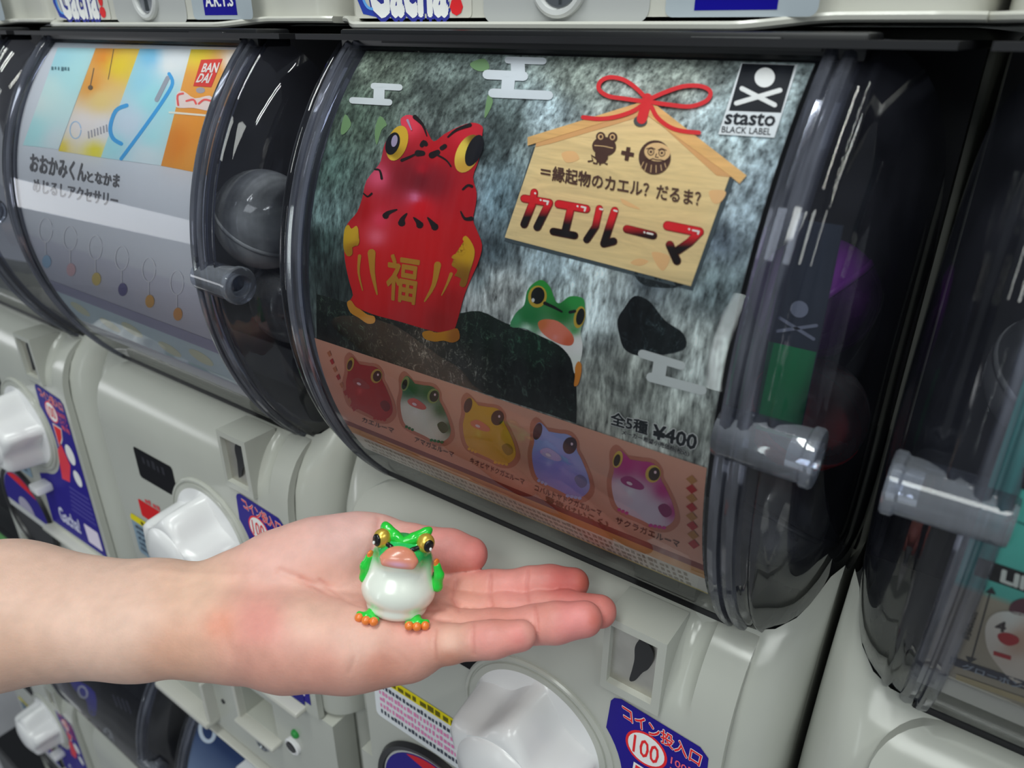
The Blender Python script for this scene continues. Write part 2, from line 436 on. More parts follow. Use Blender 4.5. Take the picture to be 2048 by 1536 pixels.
def sweep_arc(bm, sect, t0, t1, n):
    """closed cross-section [(x, radius)] swept about the window axis"""
    rings = []
    for k in range(n + 1):
        th = math.radians(t0 + (t1 - t0) * k / n)
        rings.append([bm.verts.new((x, *arc_pt(th, r))) for x, r in sect])
    m = len(sect)
    for a, b in zip(rings[:-1], rings[1:]):
        for i in range(m): bm.faces.new((a[i], a[(i + 1) % m], b[(i + 1) % m], b[i]))
    bm.faces.new(rings[0]); bm.faces.new(rings[-1])
def b_window(bm):
    rows = []
    for k in range(97):
        th = math.radians(49 - 96 * k / 96); rows.append([bm.verts.new((x, *arc_pt(th, R + .0026))) for x in np.linspace(-.107, .107, 8)])
    for a, b in zip(rows[:-1], rows[1:]):
        for i in range(7): bm.faces.new((a[i], a[i + 1], b[i + 1], b[i]))
def b_rib(s):
    def f(bm):
        S = [(.1055, R - .004), (.1055, R + .0028), (.1062, R + .0042), (.1085, R + .0048), (.1098, R + .0042), (.1104, R + .0018), (.1112, R + .0018), (.1118, R + .0036),
             (.1135, R + .0042), (.1155, R + .0036), (.1162, R + .0022), (.1162, R - .004), (.1130, R - .0045), (.1125, R - .001), (.1100, R - .001), (.1095, R - .0045)]
        sweep_arc(bm, [(s * x, r) for x, r in S], 49, -47.5, 64)
    return f
def b_cap(s):
    def f(bm):
        rows = []
        for k in range(57):
            th = math.radians(49.5 - 139.5 * k / 56); rows.append([bm.verts.new((s * x, *arc_pt(th, R + d))) for x, d in CAPS])
        for a, b in zip(rows[:-1], rows[1:]):
            for i in range(len(CAPS) - 1): bm.faces.new((a[i], a[i + 1], b[i + 1], b[i]))
    return f
def b_lug(s):
    def f(bm):
        add_lathe(bm, [(.0088, 0), (.0092, .002), (.0094, .029), (.0104, .0300), (.0104, .0325), (.0098, .0332), (.0060, .0332), (.0056, .024), (.0, .024)], (0, .2225, -.1235), 'x', 28)
        for v in bm.verts: v.co.x = s * (.1045 + v.co.x)
    return f
def lip_sweep(bm, path, sect):
    """path [(x, y, z)], cross-section [(dy, dz)]"""
    rows = [[bm.verts.new((x, y + a, z + b)) for a, b in sect] for x, y, z in path]; m = len(sect)
    for a, b in zip(rows[:-1], rows[1:]):
        for i in range(m): bm.faces.new((a[i], a[(i + 1) % m], b[(i + 1) % m], b[i]))
    bm.faces.new(rows[0]); bm.faces.new(rows[-1])
def sstep(a, b, x): t = min(1, max(0, (x - a) / (b - a))); return t * t * (3 - 2 * t)
def lip_path():
    P = []
    for x in np.linspace(-.150, .146, 75):
        c = sstep(-.138, -.116, x) * (1 - sstep(.070, .104, x))
        e = max(0, abs(x) - .132) / .018; P.append((x, .290 - .013 * c + .012 * e ** 2, .0042 - .0030 * c))
    return P
LIP = [(.0, .0), (-.0012, .0008), (-.0014, .0022), (-.0004, .0032), (.03, .0032), (.03, 0.0)]
def b_housing(bm):
    rows = []; xs = list(np.linspace(-.146, -.132, 8)) + list(np.linspace(-.128, .128, 40)) + list(np.linspace(.132, .146, 8))
    zs = [.0060, .010, .03, .06, .09, .112, .120, .125]
    for x in xs:
        c = sstep(-.138, -.116, x) * (1 - sstep(.070, .104, x)); e = max(0, abs(x) - .132) / .014
        y0 = .2955 - .012 * c + .020 * (1 - math.sqrt(max(0, 1 - e * e)))
        rows.append([bm.verts.new((x, y0 + (.012 * max(0, (z - .112) / .013) ** 2), z)) for z in zs] + [bm.verts.new((x, .62, .125)), bm.verts.new((x, .62, .006))])
    m = len(rows[0])
    for a, b in zip(rows[:-1], rows[1:]):
        for i in range(m): bm.faces.new((a[i], a[(i + 1) % m], b[(i + 1) % m], b[i]))
    bm.faces.new(rows[0]); bm.faces.new(rows[-1])
KN = (.022, .240, -.351)
def b_knob(bm):
    def lob(t, i):
        k = (.0, 1, 1, 1, .8, .35, 0, 0, 0, 0)[i] if i < 10 else 0
        c = .5 - .5 * math.cos(5 * (t - .20)); return 1 - .27 * k * c ** .75
    add_lathe(bm, [(.0415, -.0022), (.0405, -.0040), (.0392, -.018), (.0378, -.030), (.0355, -.0345), (.0300, -.0368), (.0265, -.0366), (.0255, -.0385), (.016, -.0412), (.0, -.0422)], KN, 'y', 100, lob)
def b_knob_ring(bm):
    add_lathe(bm, [(.0495, .001), (.0495, -.0012), (.0485, -.0022), (.0470, -.0022), (.0465, -.0012), (.0455, -.0012), (.0452, -.0022), (.030, -.0022)], KN, 'y', 72)

def make_machine(xc, dz, label, group, housing=True, shelf=True):
    t = empty('capsule_machine', (xc, .40, H - .62 + dz), label, 'vending machine', group)
    part('body', 'body', b_body, M['cream'], t)
    part('back_cabinet', 'back', lambda bm: add_box(bm, (-.146, .362, -.617), (.146, .62, .0035), .010, 4), M['cream'], t)
    part('chamber_shade_backing', 'chamber_shade', lambda bm: (add_box(bm, (-.1438, .352, -.240), (.1438, .3615, -.004)), add_box(bm, (-.1438, .262, -.0035), (.1438, .3615, -.001))), M['chamber_shade'], t)  # black back and top boxes added to keep the chamber dark
    d = part('front_door', 'door', b_door, M['cream'], t, ang=40)
    part('faceplate', 'faceplate', b_faceplate, M['cream'], t, sm=False)
    part('window_panel', 'window', b_window, M['clear'], t, ang=80)
    for s in (-1, 1):
        part('window_rib', 'rib%d' % s, b_rib(s), M['rib'], t, ang=30)
        part('side_cover', 'cap%d' % s, b_cap(s), M['cap'], t, ang=80)
        if s == 1 or xc > XM: part('hinge_lug', 'lug%d' % s, b_lug(s), M['lug'], t, ang=40)
    part('top_rail', 'rail', lambda bm: (add_box(bm, (-.1185, .268, -.0075), (.1185, .290, .0012), .0012, 2), add_box(bm, (-.090, .2668, -.0045), (.105, .2685, -.0022)),
                                        add_box(bm, (.06, .2662, -.0030), (.092, .2690, -.0005), .0004, 1)), M['rail'], t)
    def floor_strip(bm):
        rows = []
        for th in np.linspace(-35.5, -47, 8): rows.append([bm.verts.new((x, *arc_pt(math.radians(th), R - .006))) for x in (-.112, .112)])
        rows.append([bm.verts.new((x, .335, -.262)) for x in (-.112, .112)]); rows.append([bm.verts.new((x, .352, -.24)) for x in (-.112, .112)])
        for a, b in zip(rows[:-1], rows[1:]): bm.faces.new((a[0], a[1], b[1], b[0]))
    part('chamber_floor', 'cfloor', floor_strip, M['cream2'], t)
    part('bottom_trim', 'trim', lambda bm: add_box(bm, (-.111, .2655, -.2450), (.1075, .2700, -.2405), .0006, 1), M['black'], t)
    if housing:
        h = part('top_housing', 'housing', b_housing, M['cream2'], t, ang=40)
        part('housing_lip', 'lip', lambda bm: lip_sweep(bm, lip_path(), LIP), M['cream2'], h)
    part('bottom_lip', 'blip', lambda bm: lip_sweep(bm, [(x, y - .038, z - .6215) for x, y, z in lip_path()], LIP), M['cream2'], t)
    # coin entry
    cb = part('coin_block', 'coinblock', lambda bm: plate_holes(bm, .0600, .0910, -.2885, -.2435, .2372, .262, [(.0632, -.2835, .0868, -.2478)]), M['cream'], t, sm=False)
    def mech(bm):
        plate_holes(bm, .0630, .0870, -.2840, -.2475, .2408, .2440, [])
    part('coin_chute', 'mech', mech, M['metal'], cb, sm=False)
    part('coin_slot', 'slot', lambda bm: add_prism_xz(bm, smooth_pts([(.0800, -.2492), (.0838, -.2530), (.0846, -.2590), (.0828, -.2650), (.0802, -.2690), (.0770, -.2760), (.0742, -.2775), (.0750, -.2700), (.0756, -.2630), (.0752, -.2560), (.0768, -.2508)], 4), .2392, .2412), M['black'], cb, sm=False)
    # turning knob
    part('knob_ring', 'kring', b_knob_ring, M['cream'], t)
    k = part('turn_knob', 'knob', b_knob, M['white'], t, ang=50)
    # capsule outlet
    o = part('outlet_ring', 'oring', lambda bm: add_lathe(bm, [(.0500, -.0005), (.0508, -.0034), (.0545, -.0042), (.0560, -.0005)], (-.055, .240, -.4295 - .0555), 'y', 64), M['black'], t)
    part('outlet_flap', 'oflap', lambda bm: add_prism_xz(bm, [(-.055 + .0500 * math.cos(a), -.485 + .0500 * math.sin(a)) for a in np.linspace(math.radians(-12), math.radians(192), 40)], .2376, .240, .0005, 1), M['grey'], o, sm=False)
    part('outlet_shade_plate', 'oopen', lambda bm: add_prism_xz(bm, [(-.055 + .0500 * math.cos(a), -.485 + .0500 * math.sin(a)) for a in np.linspace(math.radians(-168), math.radians(-12), 30)], .2390, .240), M['gap'], o, sm=False)  # solid dark plate stands in for the shade inside the outlet
    # ledges, lips, lock of the lower faceplate
    if shelf:
        part('ledge', 'ledge1', lambda bm: add_box(bm, (-.004, .230, -.4845), (.108, .246, -.4785), .002, 2), M['cream2'], t)
        part('tray_lip', 'lipA', lambda bm: (add_box(bm, (-.128, .228, -.6015), (-.040, .246, -.594), .002, 2), add_box(bm, (-.044, .232, -.596), (-.040, .246, -.545), .001, 1)), M['cream2'], t)
        part('tray_grille', 'grille', lambda bm: [add_box(bm, (-.1235 + i * .0102, .2555, -.590), (-.1180 + i * .0102, .262, -.550)) for i in range(8)], M['cream2'], t, sm=False)
        part('coin_return_lip', 'lipB', lambda bm: (add_box(bm, (.006, .232, -.5615), (.060, .246, -.5565), .0018, 2), add_box(bm, (.0065, .236, -.560), (.0105, .246, -.512), .001, 1)), M['cream2'], t)
        lk = part('lock_barrel', 'lock', lambda bm: add_lathe(bm, [(.0095, .003), (.0095, -.0020), (.0082, -.0032), (.0066, -.0018), (.0, -.0018)], (.031, .243, -.5785), 'y', 32), M['chrome'], t)
        part('keyhole', 'key', lambda bm: add_box(bm, (.0298, .2405, -.5835), (.0322, .2420, -.5735)), M['black'], lk, sm=False)
        sl = part('slot_ring', 'slot2', lambda bm: add_lathe(bm, [(.0085, .002), (.0085, -.003), (.0070, -.0038), (.0062, -.003), (.0, -.003)], (.078, .243, -.5475), 'y', 28), M['white'], t)  # white ring around a small black oval slot
        part('oval_slot', 'slot3', lambda bm: add_prism_xz(bm, ell(.0785, -.5465, .0058, .0050), .2385, .2405), M['black'], sl, sm=False)
        part('green_stud', 'stud', lambda bm: add_lathe(bm, [(.0042, .002), (.0042, -.0015), (.0030, -.003), (.0, -.0034)], (.083, .243, -.5300), 'y', 20), mat('green_stud_plastic', (.02, .30, .05), .4), t) if 'stud' not in _cache else link(bpy.data.objects.new('green_stud', _cache['stud']), t)
        part('screw', 'screw', lambda bm: add_lathe(bm, [(.0025, .001), (.0025, -.001), (.0, -.0012)], (-.026, .243, -.566), 'y', 14), M['gap'], t)
    return t

TIER = -.627
machines = {}
specs = [('main', XM, 0, 'cream capsule machine with the frog card in its bowed window'),
         ('left', XM - W, 0, 'cream capsule machine with the blue and orange striped card in its window'),
         ('far', XM - 2 * W, 0, 'cream capsule machine second along from the frog card machine, beyond the striped card'),
         ('right', XM + W - .004, 0, 'cream capsule machine with the teal and beige card in its window'),
         ('lower_left', XM - W, TIER, 'lower cream capsule machine with the pale blue cloud card'),
         ('lower_far', XM - 2 * W, TIER, 'lower cream capsule machine with the black and blue card'),
         ('lower_end', XM - 3 * W, TIER, 'lower cream capsule machine at the end of the row, beside the grey panel')]
for k, x, dz, lb in specs:
    machines[k] = make_machine(x, dz, lb, 'capsule machines standing in two rows', housing=(dz == 0))

# ------------------------------------------------------------------ stickers on the machines
def flat_on(root, y, dz, xc):
    """a vertical face of a machine; outlines in machine (x, z)"""
    return Surface(lambda p, h: (xc + p[0], y - .0002 - h, H + dz + p[1]), root, None, .00011)
RED, BLUE, WHITE = (205, 40, 45), (35, 25, 130), (225, 225, 228)
def coin_sticker(root, xc, dz):
    S = flat_on(root, .240, dz, xc)
    arc = [(KN[0] + .054 * math.cos(a), KN[2] + .054 * math.sin(a)) for a in np.linspace(math.radians(44), math.radians(-82), 24)]
    out = [(.0655, -.2975), (.0672, -.2945), (.071, -.2928), (.112, -.2962), (.1165, -.3005), (.1168, -.306), (.1155, -.472), (.004, -.474), (.009, -.412)]
    poly = out + arc[::-1][:-1]
    base = S.put('coin_sticker', [poly], ink(*BLUE, 1.2), 1)
    inner = lambda n, s, q, c, l=3, b=.02: S.text(n, s, q, ink(*c), l, b, parent=base)
    for b, c, l in ((.055, WHITE, 2), (.018, RED, 3)):
        inner('sticker_lettering', 'コイン投入口', [(.0715, -.2952), (.1135, -.3000), (.1130, -.3085), (.0735, -.3045)], c, l, b)
    S.put('price_disc', [ell(.0865, -.3170, .0098, .0098)], ink(*WHITE), 2, base)
    S.put('price_disc_ring', [ell(.0865, -.3170, .0112, .0112)], ink(*RED), 1.5, base)
    inner('sticker_lettering', '100', [(.0797, -.3110), (.0933, -.3110), (.0933, -.3230), (.0797, -.3230)], RED, 3, .01)
    for i, t in enumerate(('100円', 'コイン', '専用')):
        inner('sticker_lettering', t, [(.0995, -.3115 - .007 * i), (.1135, -.3125 - .007 * i), (.1135, -.3180 - .007 * i), (.0995, -.3170 - .007 * i)], (225, 90, 110), 3, .01)
    S.put('sticker_panel', [[(.0810, -.3300), (.0975, -.3310), (.0930, -.3440), (.0860, -.3520), (.0800, -.3560)]], ink(*WHITE), 2, base)
    S.put('sticker_panel', [[(.0822, -.3312), (.0962, -.3322), (.0920, -.3430), (.0860, -.3500), (.0812, -.3545)]], ink(*RED), 3, base)
    S.put('sticker_picture', [ell(.1000, -.358, .008, .011), ell(.1010, -.384, .007, .009)], ink(215, 220, 225), 2, base)
    S.put('sticker_picture', [[(.0740, -.362), (.0860, -.350), (.0930, -.372), (.0800, -.396), (.0640, -.398)]], ink(205, 55, 70), 2, base)
    for i in range(6):
        S.put('sticker_text_lines', [[(.075 - .002 * i, -.402 - .006 * i), (.112, -.402 - .006 * i), (.112, -.4045 - .006 * i), (.075 - .002 * i, -.4045 - .006 * i)]], ink(70, 65, 140), 2, base)
    inner('sticker_lettering', 'Gacha!', [(.030, -.444), (.072, -.444), (.070, -.462), (.028, -.462)], (190, 190, 225), 3, .03)
    S.put('sticker_panel', [rounded(.083, -.466, .110, -.443, .002)], ink(205, 195, 215), 2, base)
    # slide button
    part('button', 'button', lambda bm: (add_box(bm, (.0165, .224, -.4235), (.0345, .240, -.4145), .002, 2)), M['white'], root)
def warn_label(root, xc, dz, pink=True):
    S = flat_on(root, .240, dz, xc)
    b = S.put('warning_label', [rounded(-.109, -.428, -.0135, -.384, .004)], ink(205, 208, 212) if pink else ink(120, 140, 155), 1)
    top = [(-.109, -.3915), (-.0135, -.3915), (-.0135, -.388), (-.0165, -.3838), (-.106, -.3838), (-.109, -.388)]
    S.put('warning_stripe', [top], ink(205, 190, 20), 2, b)
    S.put('warning_print', tiny_print(-.092, -.034, -.3902, -.3852, 9, 5), ink(90, 84, 12), 3, b)
    for i in range(5):
        c = (60, 65, 80) if i in (0, 4) else ((205, 120, 165) if pink else (60, 75, 95))
        S.put('warning_print', tiny_print(-.104, -.022 - .008 * (i % 2), -.3985 - .0062 * i, -.3945 - .0062 * i, 26, i), ink(*c), 3, b)
def black_label(root, xc, dz):
    S = flat_on(root, .240, dz, xc)
    b = S.put('black_label', [rounded(-.0715, -.333, -.0165, -.3035, .003)], ink(14, 14, 18), 1)
    S.put('black_label_print', tiny_print(-.061, -.026, -.316, -.308, 5, 3), ink(40, 40, 46), 2, b)
def red_label(root, xc, dz):
    S = flat_on(root, .240, dz, xc)
    b = S.put('red_label', [rounded(-.0865, -.3785, -.046, -.3605, .002)], ink(190, 25, 30), 1)
    S.put('red_label_print', tiny_print(-.074, -.050, -.3592, -.3545, 4, 2), ink(190, 70, 75), 2, b)
def outlet_print(root, xc, dz):
    S = flat_on(root, .2376, dz, xc); c = (-.055, -.485)
    A = lambda a0, a1, r, n=24: [(c[0] + r * math.cos(math.radians(a0 + (a1 - a0) * k / n)), c[1] + r * math.sin(math.radians(a0 + (a1 - a0) * k / n))) for k in range(n + 1)]
    b = S.put('outlet_sticker', [A(0, 180, .0485)], ink(38, 30, 120), 1)
    S.put('outlet_sticker_red', [A(38, 122, .0475)], ink(190, 35, 45), 2, b)
    S.put('outlet_sticker_grey', [A(2, 178, .018)], ink(150, 145, 165), 2, b)
for k, x, dz, lb in specs:
    r = machines[k]
    if k in ('main', 'left', 'far', 'lower_end'):
        coin_sticker(r, x, dz); black_label(r, x, dz); warn_label(r, x, dz, k == 'main'); outlet_print(r, x, dz)
    if k == 'left': red_label(r, x, dz)
    if k in ('left',):   # bottom blue sticker beside the ledge
        S = flat_on(r, .240, dz, x); S.put('blue_label', [rounded(.090, -.477, .108, -.458, .001)], ink(20, 15, 110), 4)
# stickers on the housings
for k in ('main', 'left', 'far'):
    x = [s for s in specs if s[0] == k][0][1]; r = machines[k]
    S = flat_on(r, .2835, 0, x)
    b = S.put('logo_label', [rounded(-.1225, .0060, -.0500, .040, .002)], ink(205, 203, 194, 1.05), 1)
    for bold, c, l in ((.10, (45, 50, 130), 2), (.045, (215, 215, 218), 3)):
        S.text('logo_lettering', 'Gacha', [(-.112, .031), (-.064, .031), (-.064, .0075), (-.112, .0075)], ink(*c), l, bold, b)
    S.put('logo_swash', [stroke([(-.117, .028), (-.1195, .017), (-.116, .0095), (-.108, .0080), (-.098, .0085)], .006, w1=.002)], ink(40, 60, 150), 2.5, b)
    S.put('logo_swash', [stroke(smooth_pts([(-.1150, .026), (-.1170, .017), (-.114, .0110), (-.108, .0098)], 4, False), .002, w1=.001)], ink(90, 150, 215), 3.5, b)
    S.text('logo_lettering', '!', [(-.061, .031), (-.056, .031), (-.0565, .0085), (-.0605, .0085)], ink(200, 40, 45), 3, .05, b)
    S2 = flat_on(r, .2835, 0, x)
    g = S2.put('grey_plate', [rounded(-.0435, .0040, .0355, .050, .005)], ink(184, 186, 186, 1.0), 1)
    S2.put('emblem_label', [rounded(.0420, .0058, .0975, .040, .003)], ink(172, 182, 190, 1.05), 1)
    e = S2.put('emblem_square', [[(.0535, .0080), (.0838, .0080), (.0838, .038), (.0535, .038)]], ink(15, 10, 125), 2)
    S2.text('emblem_lettering', 'A.R.T.S', [(.056, .0185), (.0815, .0185), (.0815, .0125), (.056, .0125)], ink(235, 235, 240), 3, .03, e)
    def dial(bm): add_lathe(bm, [(.0130, .001), (.0130, -.0022), (.0118, -.0030), (.0100, -.0026), (.0092, -.0004), (.0, -.0004)], (-.0045, .2833, .0185), 'y', 40)
    dd = part('housing_lock', 'dial', dial, M['grey'], r)
    part('lock_core', 'dialcore', lambda bm: (add_lathe(bm, [(.0090, .0), (.0088, -.0010), (.0, -.0012)], (-.0045, .2832, .0185), 'y', 32), add_box(bm, (-.0053, .2808, .0105), (-.0037, .2825, .0265)), add_box(bm, (-.0115, .2810, .0176), (.0025, .2826, .0192))), M['chrome'], dd)

# ------------------------------------------------------------------ display cards in the windows
class Card(Surface):
    """card bowed behind a window; print is placed by its position in the photograph and laid on the card's own surface"""
    def __init__(self, key, label, t_top, t_bot, half, m=None, colfn=None, dz=0.0, cell=.012):
        self.xc = [s for s in specs if s[0] == key][0][1]; self.dz = dz
        self.root_e = empty('display_card', (self.xc, YC - R, H + dz + ZC), label, 'display card', 'printed cards in the machine windows')
        super().__init__(self.place_px, self.root_e, 11.0, .00011)
        self.flat = Surface(self.place_xs, self.root_e, None, .00011)     # (x, angle in degrees)
        self.sheet(t_top, t_bot, half, m, colfn)
    def pt(self, x, th, h):
        y, z = arc_pt(th, R + h); return (x, y, H + self.dz + z)
    def place_px(self, p, h):
        x, th = on_card(p[0], p[1], self.dz); return self.pt(x, th, h)
    def place_xs(self, p, h): return self.pt(self.xc + p[0], math.radians(p[1]), h)
    def sheet(self, t0, t1, hw, m, colfn, n=80, k=70):
        """the card itself, 0.5 mm thick"""
        xs = np.linspace(-hw, hw, k + 1); ts = np.linspace(t0, t1, n + 1); V = []; C = []
        for lay in (0, -.0005):
            for t in ts:
                for x in xs:
                    p = np.array(self.pt(self.xc + x, math.radians(t), lay)); V.append(p - np.array(self.root.location))
                    c = CAM.T @ (p - np.array([0, 0, H])); u, v = c[0] / c[2] * F_PX + CX, c[1] / c[2] * F_PX + CY
                    C.append(colfn(u, v, x, t) if lay == 0 else (.5, .5, .5, 1))
        nx = k + 1; nl = nx * (n + 1); Fc = []
        for i in range(n):
            for j in range(k):
                a = i * nx + j; Fc.append((a, a + 1, a + nx + 1, a + nx)); Fc.append((a + nl, a + nx + nl, a + nx + 1 + nl, a + 1 + nl))
        for i in range(n):
            for j in (0, k):
                a = i * nx + j; Fc.append((a, a + nx, a + nx + nl, a + nl))
        me = bpy.data.meshes.new('card_sheet'); me.from_pydata([tuple(v) for v in V], [], Fc)
        at = me.color_attributes.new('ink', 'FLOAT_COLOR', 'POINT'); at.data.foreach_set('color', np.array(C, np.float32).ravel())
        mesh_obj('card_sheet', me, m or M['ink'], self.root, smooth=True)

# ---- the frog card
bgf = blend([(760, 130, 60, (95, 105, 95)), (700, 230, 60, (75, 90, 80)), (650, 330, 45, (70, 90, 85)), (640, 480, 40, (45, 60, 58)), (640, 430, 30, (120, 145, 145)), (900, 190, 70, (88, 98, 95)),
             (1010, 240, 60, (95, 108, 108)), (1000, 400, 60, (95, 115, 125)), (985, 500, 50, (75, 90, 98)), (1150, 150, 80, (120, 128, 122)), (1100, 230, 60, (150, 165, 172)), (1350, 150, 70, (130, 138, 132)),
             (1420, 260, 60, (150, 165, 170)), (1500, 420, 70, (140, 155, 165)), (1440, 480, 40, (95, 108, 122)), (1430, 570, 50, (110, 125, 130)), (1000, 590, 50, (190, 195, 195)),
             (1200, 620, 60, (165, 175, 178)), (1250, 760, 80, (150, 155, 150)), (1200, 830, 60, (125, 128, 122)), (1400, 720, 60, (165, 172, 170)), (1380, 860, 60, (150, 155, 150)),
             (1300, 560, 40, (90, 100, 108)), (690, 560, 40, (30, 38, 36)), (1100, 480, 60, (150, 168, 178)), (960, 560, 30, (120, 135, 140)), (980, 280, 40, (70, 82, 84))])
C1 = Card('main', 'card printed with a red frog, a green frog and a wooden plaque before a waterfall', 46.2, -33.5, .1030, M['water'], lambda u, v, x, t: bgf(u, v))
P4 = lambda L: [(1000 + .3125 * x, 120 + .3125 * y) for x, y in L]
P2 = lambda L: [(600 + .3418 * x, .3418 * y) for x, y in L]
P3 = lambda L: [(1250 + .3906 * x, .3906 * y) for x, y in L]
P6 = lambda L: [(1150 + .4557 * x, 550 + .4557 * y) for x, y in L]
# ferns, rocks
C1.put('printed_fern', [smooth_pts(P2(q), 3) for q in ([(240, 760), (265, 670), (300, 720), (285, 760), (250, 790)], [(440, 760), (470, 680), (510, 730), (480, 760), (450, 850)], [(1000, 370), (1080, 345), (1110, 400), (1060, 420), (1010, 400)], [(1080, 690), (1100, 560), (1130, 590), (1110, 650)])], ink(105, 135, 95), 2)
rock = smooth_pts([(634, 588), (665, 596), (700, 606), (800, 630), (905, 628), (960, 622), (1010, 645), (1080, 670), (1120, 690), (1143, 715), (1152, 760), (1154, 800), (1153, 846)], 3, False) + [(1100, 828), (900, 764), (760, 720), (634, 680)]
C1.put('printed_rock', [rock], blend([(700, 630, 50, (34, 46, 38)), (780, 690, 50, (48, 48, 40)), (850, 690, 40, (88, 82, 74)), (960, 650, 50, (26, 42, 33)), (1060, 690, 50, (22, 46, 34)), (1120, 760, 45, (9, 12, 12)), (1030, 740, 50, (20, 26, 24)), (920, 745, 40, (74, 72, 68)), (1130, 830, 30, (20, 30, 27)), (660, 660, 30, (12, 17, 15))]), 3, m=M['rock'])
C1.put('printed_rock', [smooth_pts([(1236, 640), (1250, 615), (1270, 592), (1300, 603), (1330, 640), (1368, 668), (1366, 700), (1290, 712), (1252, 700), (1240, 672)], 4), smooth_pts([(1270, 545), (1310, 535), (1375, 560), (1350, 575), (1290, 570)], 4)],
       blend([(1265, 640, 40, (12, 17, 20)), (1330, 680, 40, (28, 36, 38)), (1300, 555, 20, (40, 48, 52))]), 3, m=M['rock'])
# drifting cloud bands
def bands(rows, stems, f):
    o = [stroke(f([a, b]), w) for a, b, w in rows]; o += [stroke(f([a, b]), w, cap=False) for a, b, w in stems]; return o
C1.put('printed_cloud', bands([((435, 507), (585, 515), 13), ((310, 590), (525, 602), 13)], [((468, 500), (464, 600), 22)], P2), ink(190, 194, 198), 4)
C1.put('printed_cloud', bands([((1220, 356), (1425, 362), 14), ((1098, 440), (1310, 450), 19), ((1130, 548), (1458, 562), 18)], [((1275, 355), (1280, 450), 28), ((1225, 440), (1215, 555), 26)], P2), ink(190, 194, 200), 4)
C1.put('printed_cloud', bands([((297, 345), (470, 397), 17), ((335, 447), (560, 505), 19)], [((380, 365), (365, 465), 28)], P6), ink(192, 196, 196), 4)
# wooden plaque
C1.put('printed_plaque_shadow', [P4([(215, 560), (30, 1160), (1235, 1475), (1500, 770), (905, 330)])], ink(62, 72, 78), 3)
C1.put('printed_plaque', [P4([(235, 545), (35, 1137), (1225, 1448), (1472, 750), (905, 330)])], ink(222, 188, 140), 5, m=M['wood'])
C1.put('printed_plaque_stain', [smooth_pts(P4(q), 4) for q in ([(840, 1300), (890, 1272), (955, 1290), (900, 1318)], [(1340, 850), (1390, 835), (1450, 850), (1420, 910), (1370, 920)], [(780, 890), (860, 930), (900, 960), (800, 930)], [(400, 600), (480, 590), (510, 640), (430, 660)], [(980, 1230), (1090, 1260), (1050, 1350), (1000, 1300)])], ink(214, 170, 122), 6)
C1.put('printed_roof_shade', [P4([(232, 562), (330, 540), (700, 430), (890, 372), (905, 340), (870, 338), (235, 535)]), P4([(960, 355), (1010, 400), (1390, 745), (1475, 755), (1480, 735), (980, 340)])], ink(196, 150, 102), 6)
C1.put('printed_roof', [P4([(182, 500), (872, 288), (905, 276), (915, 330), (870, 345), (182, 554)]), P4([(905, 276), (1010, 302), (1582, 745), (1536, 797), (1480, 750), (960, 370), (905, 330)])], ink(214, 168, 110), 7, m=M['wood'])
C1.put('printed_hole', [ell(*P4([(903, 400)])[0], 13.5, 11)], ink(72, 74, 78), 8)
bow = [stroke(smooth_pts(P4(q), 5, False), 8.6 if i < 4 else 20) for i, q in enumerate([
    [(945, 262), (880, 195), (800, 140), (710, 122), (648, 150), (640, 200), (700, 242), (800, 258), (920, 275)],
    [(960, 262), (1060, 218), (1180, 180), (1290, 180), (1350, 215), (1325, 272), (1220, 308), (1080, 296), (970, 280)],
    [(930, 290), (850, 340), (740, 375), (640, 386), (538, 376)], [(975, 310), (1010, 375), (1080, 432), (1160, 462), (1278, 475)], [(948, 255), (938, 300), (912, 388)]])]
C1.put('printed_bow', bow, ink(196, 45, 50), 9)
BR = (72, 48, 42)
fi = [ell(*P4([(672, 560)])[0], 24, 19, 5), ell(*P4([(650, 500)])[0], 9.5, 10), ell(*P4([(726, 502)])[0], 9.5, 10), ell(*P4([(655, 615)])[0], 13, 17)]
fi += [stroke(P4(q), 3.5) for q in ([(625, 640), (590, 615), (600, 650), (572, 655)], [(690, 640), (695, 625), (672, 665), (690, 672)], [(630, 650), (625, 670), (605, 665)], [(650, 655), (645, 675)])]
C1.put('printed_frog_icon', fi, ink(*BR), 8)
C1.put('printed_icon_lines', [ell(*P4([(650, 500)])[0], 5.5, 6), ell(*P4([(726, 502)])[0], 5.5, 6), stroke(P4([(612, 555), (670, 560), (728, 572)]), 1.8)], ink(200, 165, 120), 9)
C1.put('printed_icon_lines', [ell(*P4([(652, 500)])[0], 3, 3.5), ell(*P4([(726, 503)])[0], 3, 3.5)], ink(*BR), 10)
C1.put('printed_plus', [stroke(P4([(782, 598), (862, 615)]), 8, cap=False), stroke(P4([(828, 565), (814, 650)]), 8, cap=False)], ink(*BR), 8)
C1.put('printed_daruma_icon', [ell(*P4([(995, 630)])[0], 32, 34, 10)], ink(*BR), 8)
C1.put('printed_icon_lines', [ell(*P4([(1012, 598)])[0], 26, 18.5, 5)] + [stroke(P4(q), 1.4) for q in ([(925, 660), (905, 700)], [(945, 670), (932, 715)], [(975, 680), (970, 725)], [(1005, 682), (1005, 728)], [(1035, 680), (1040, 715)], [(1060, 670), (1068, 695)])], ink(205, 172, 128), 9)
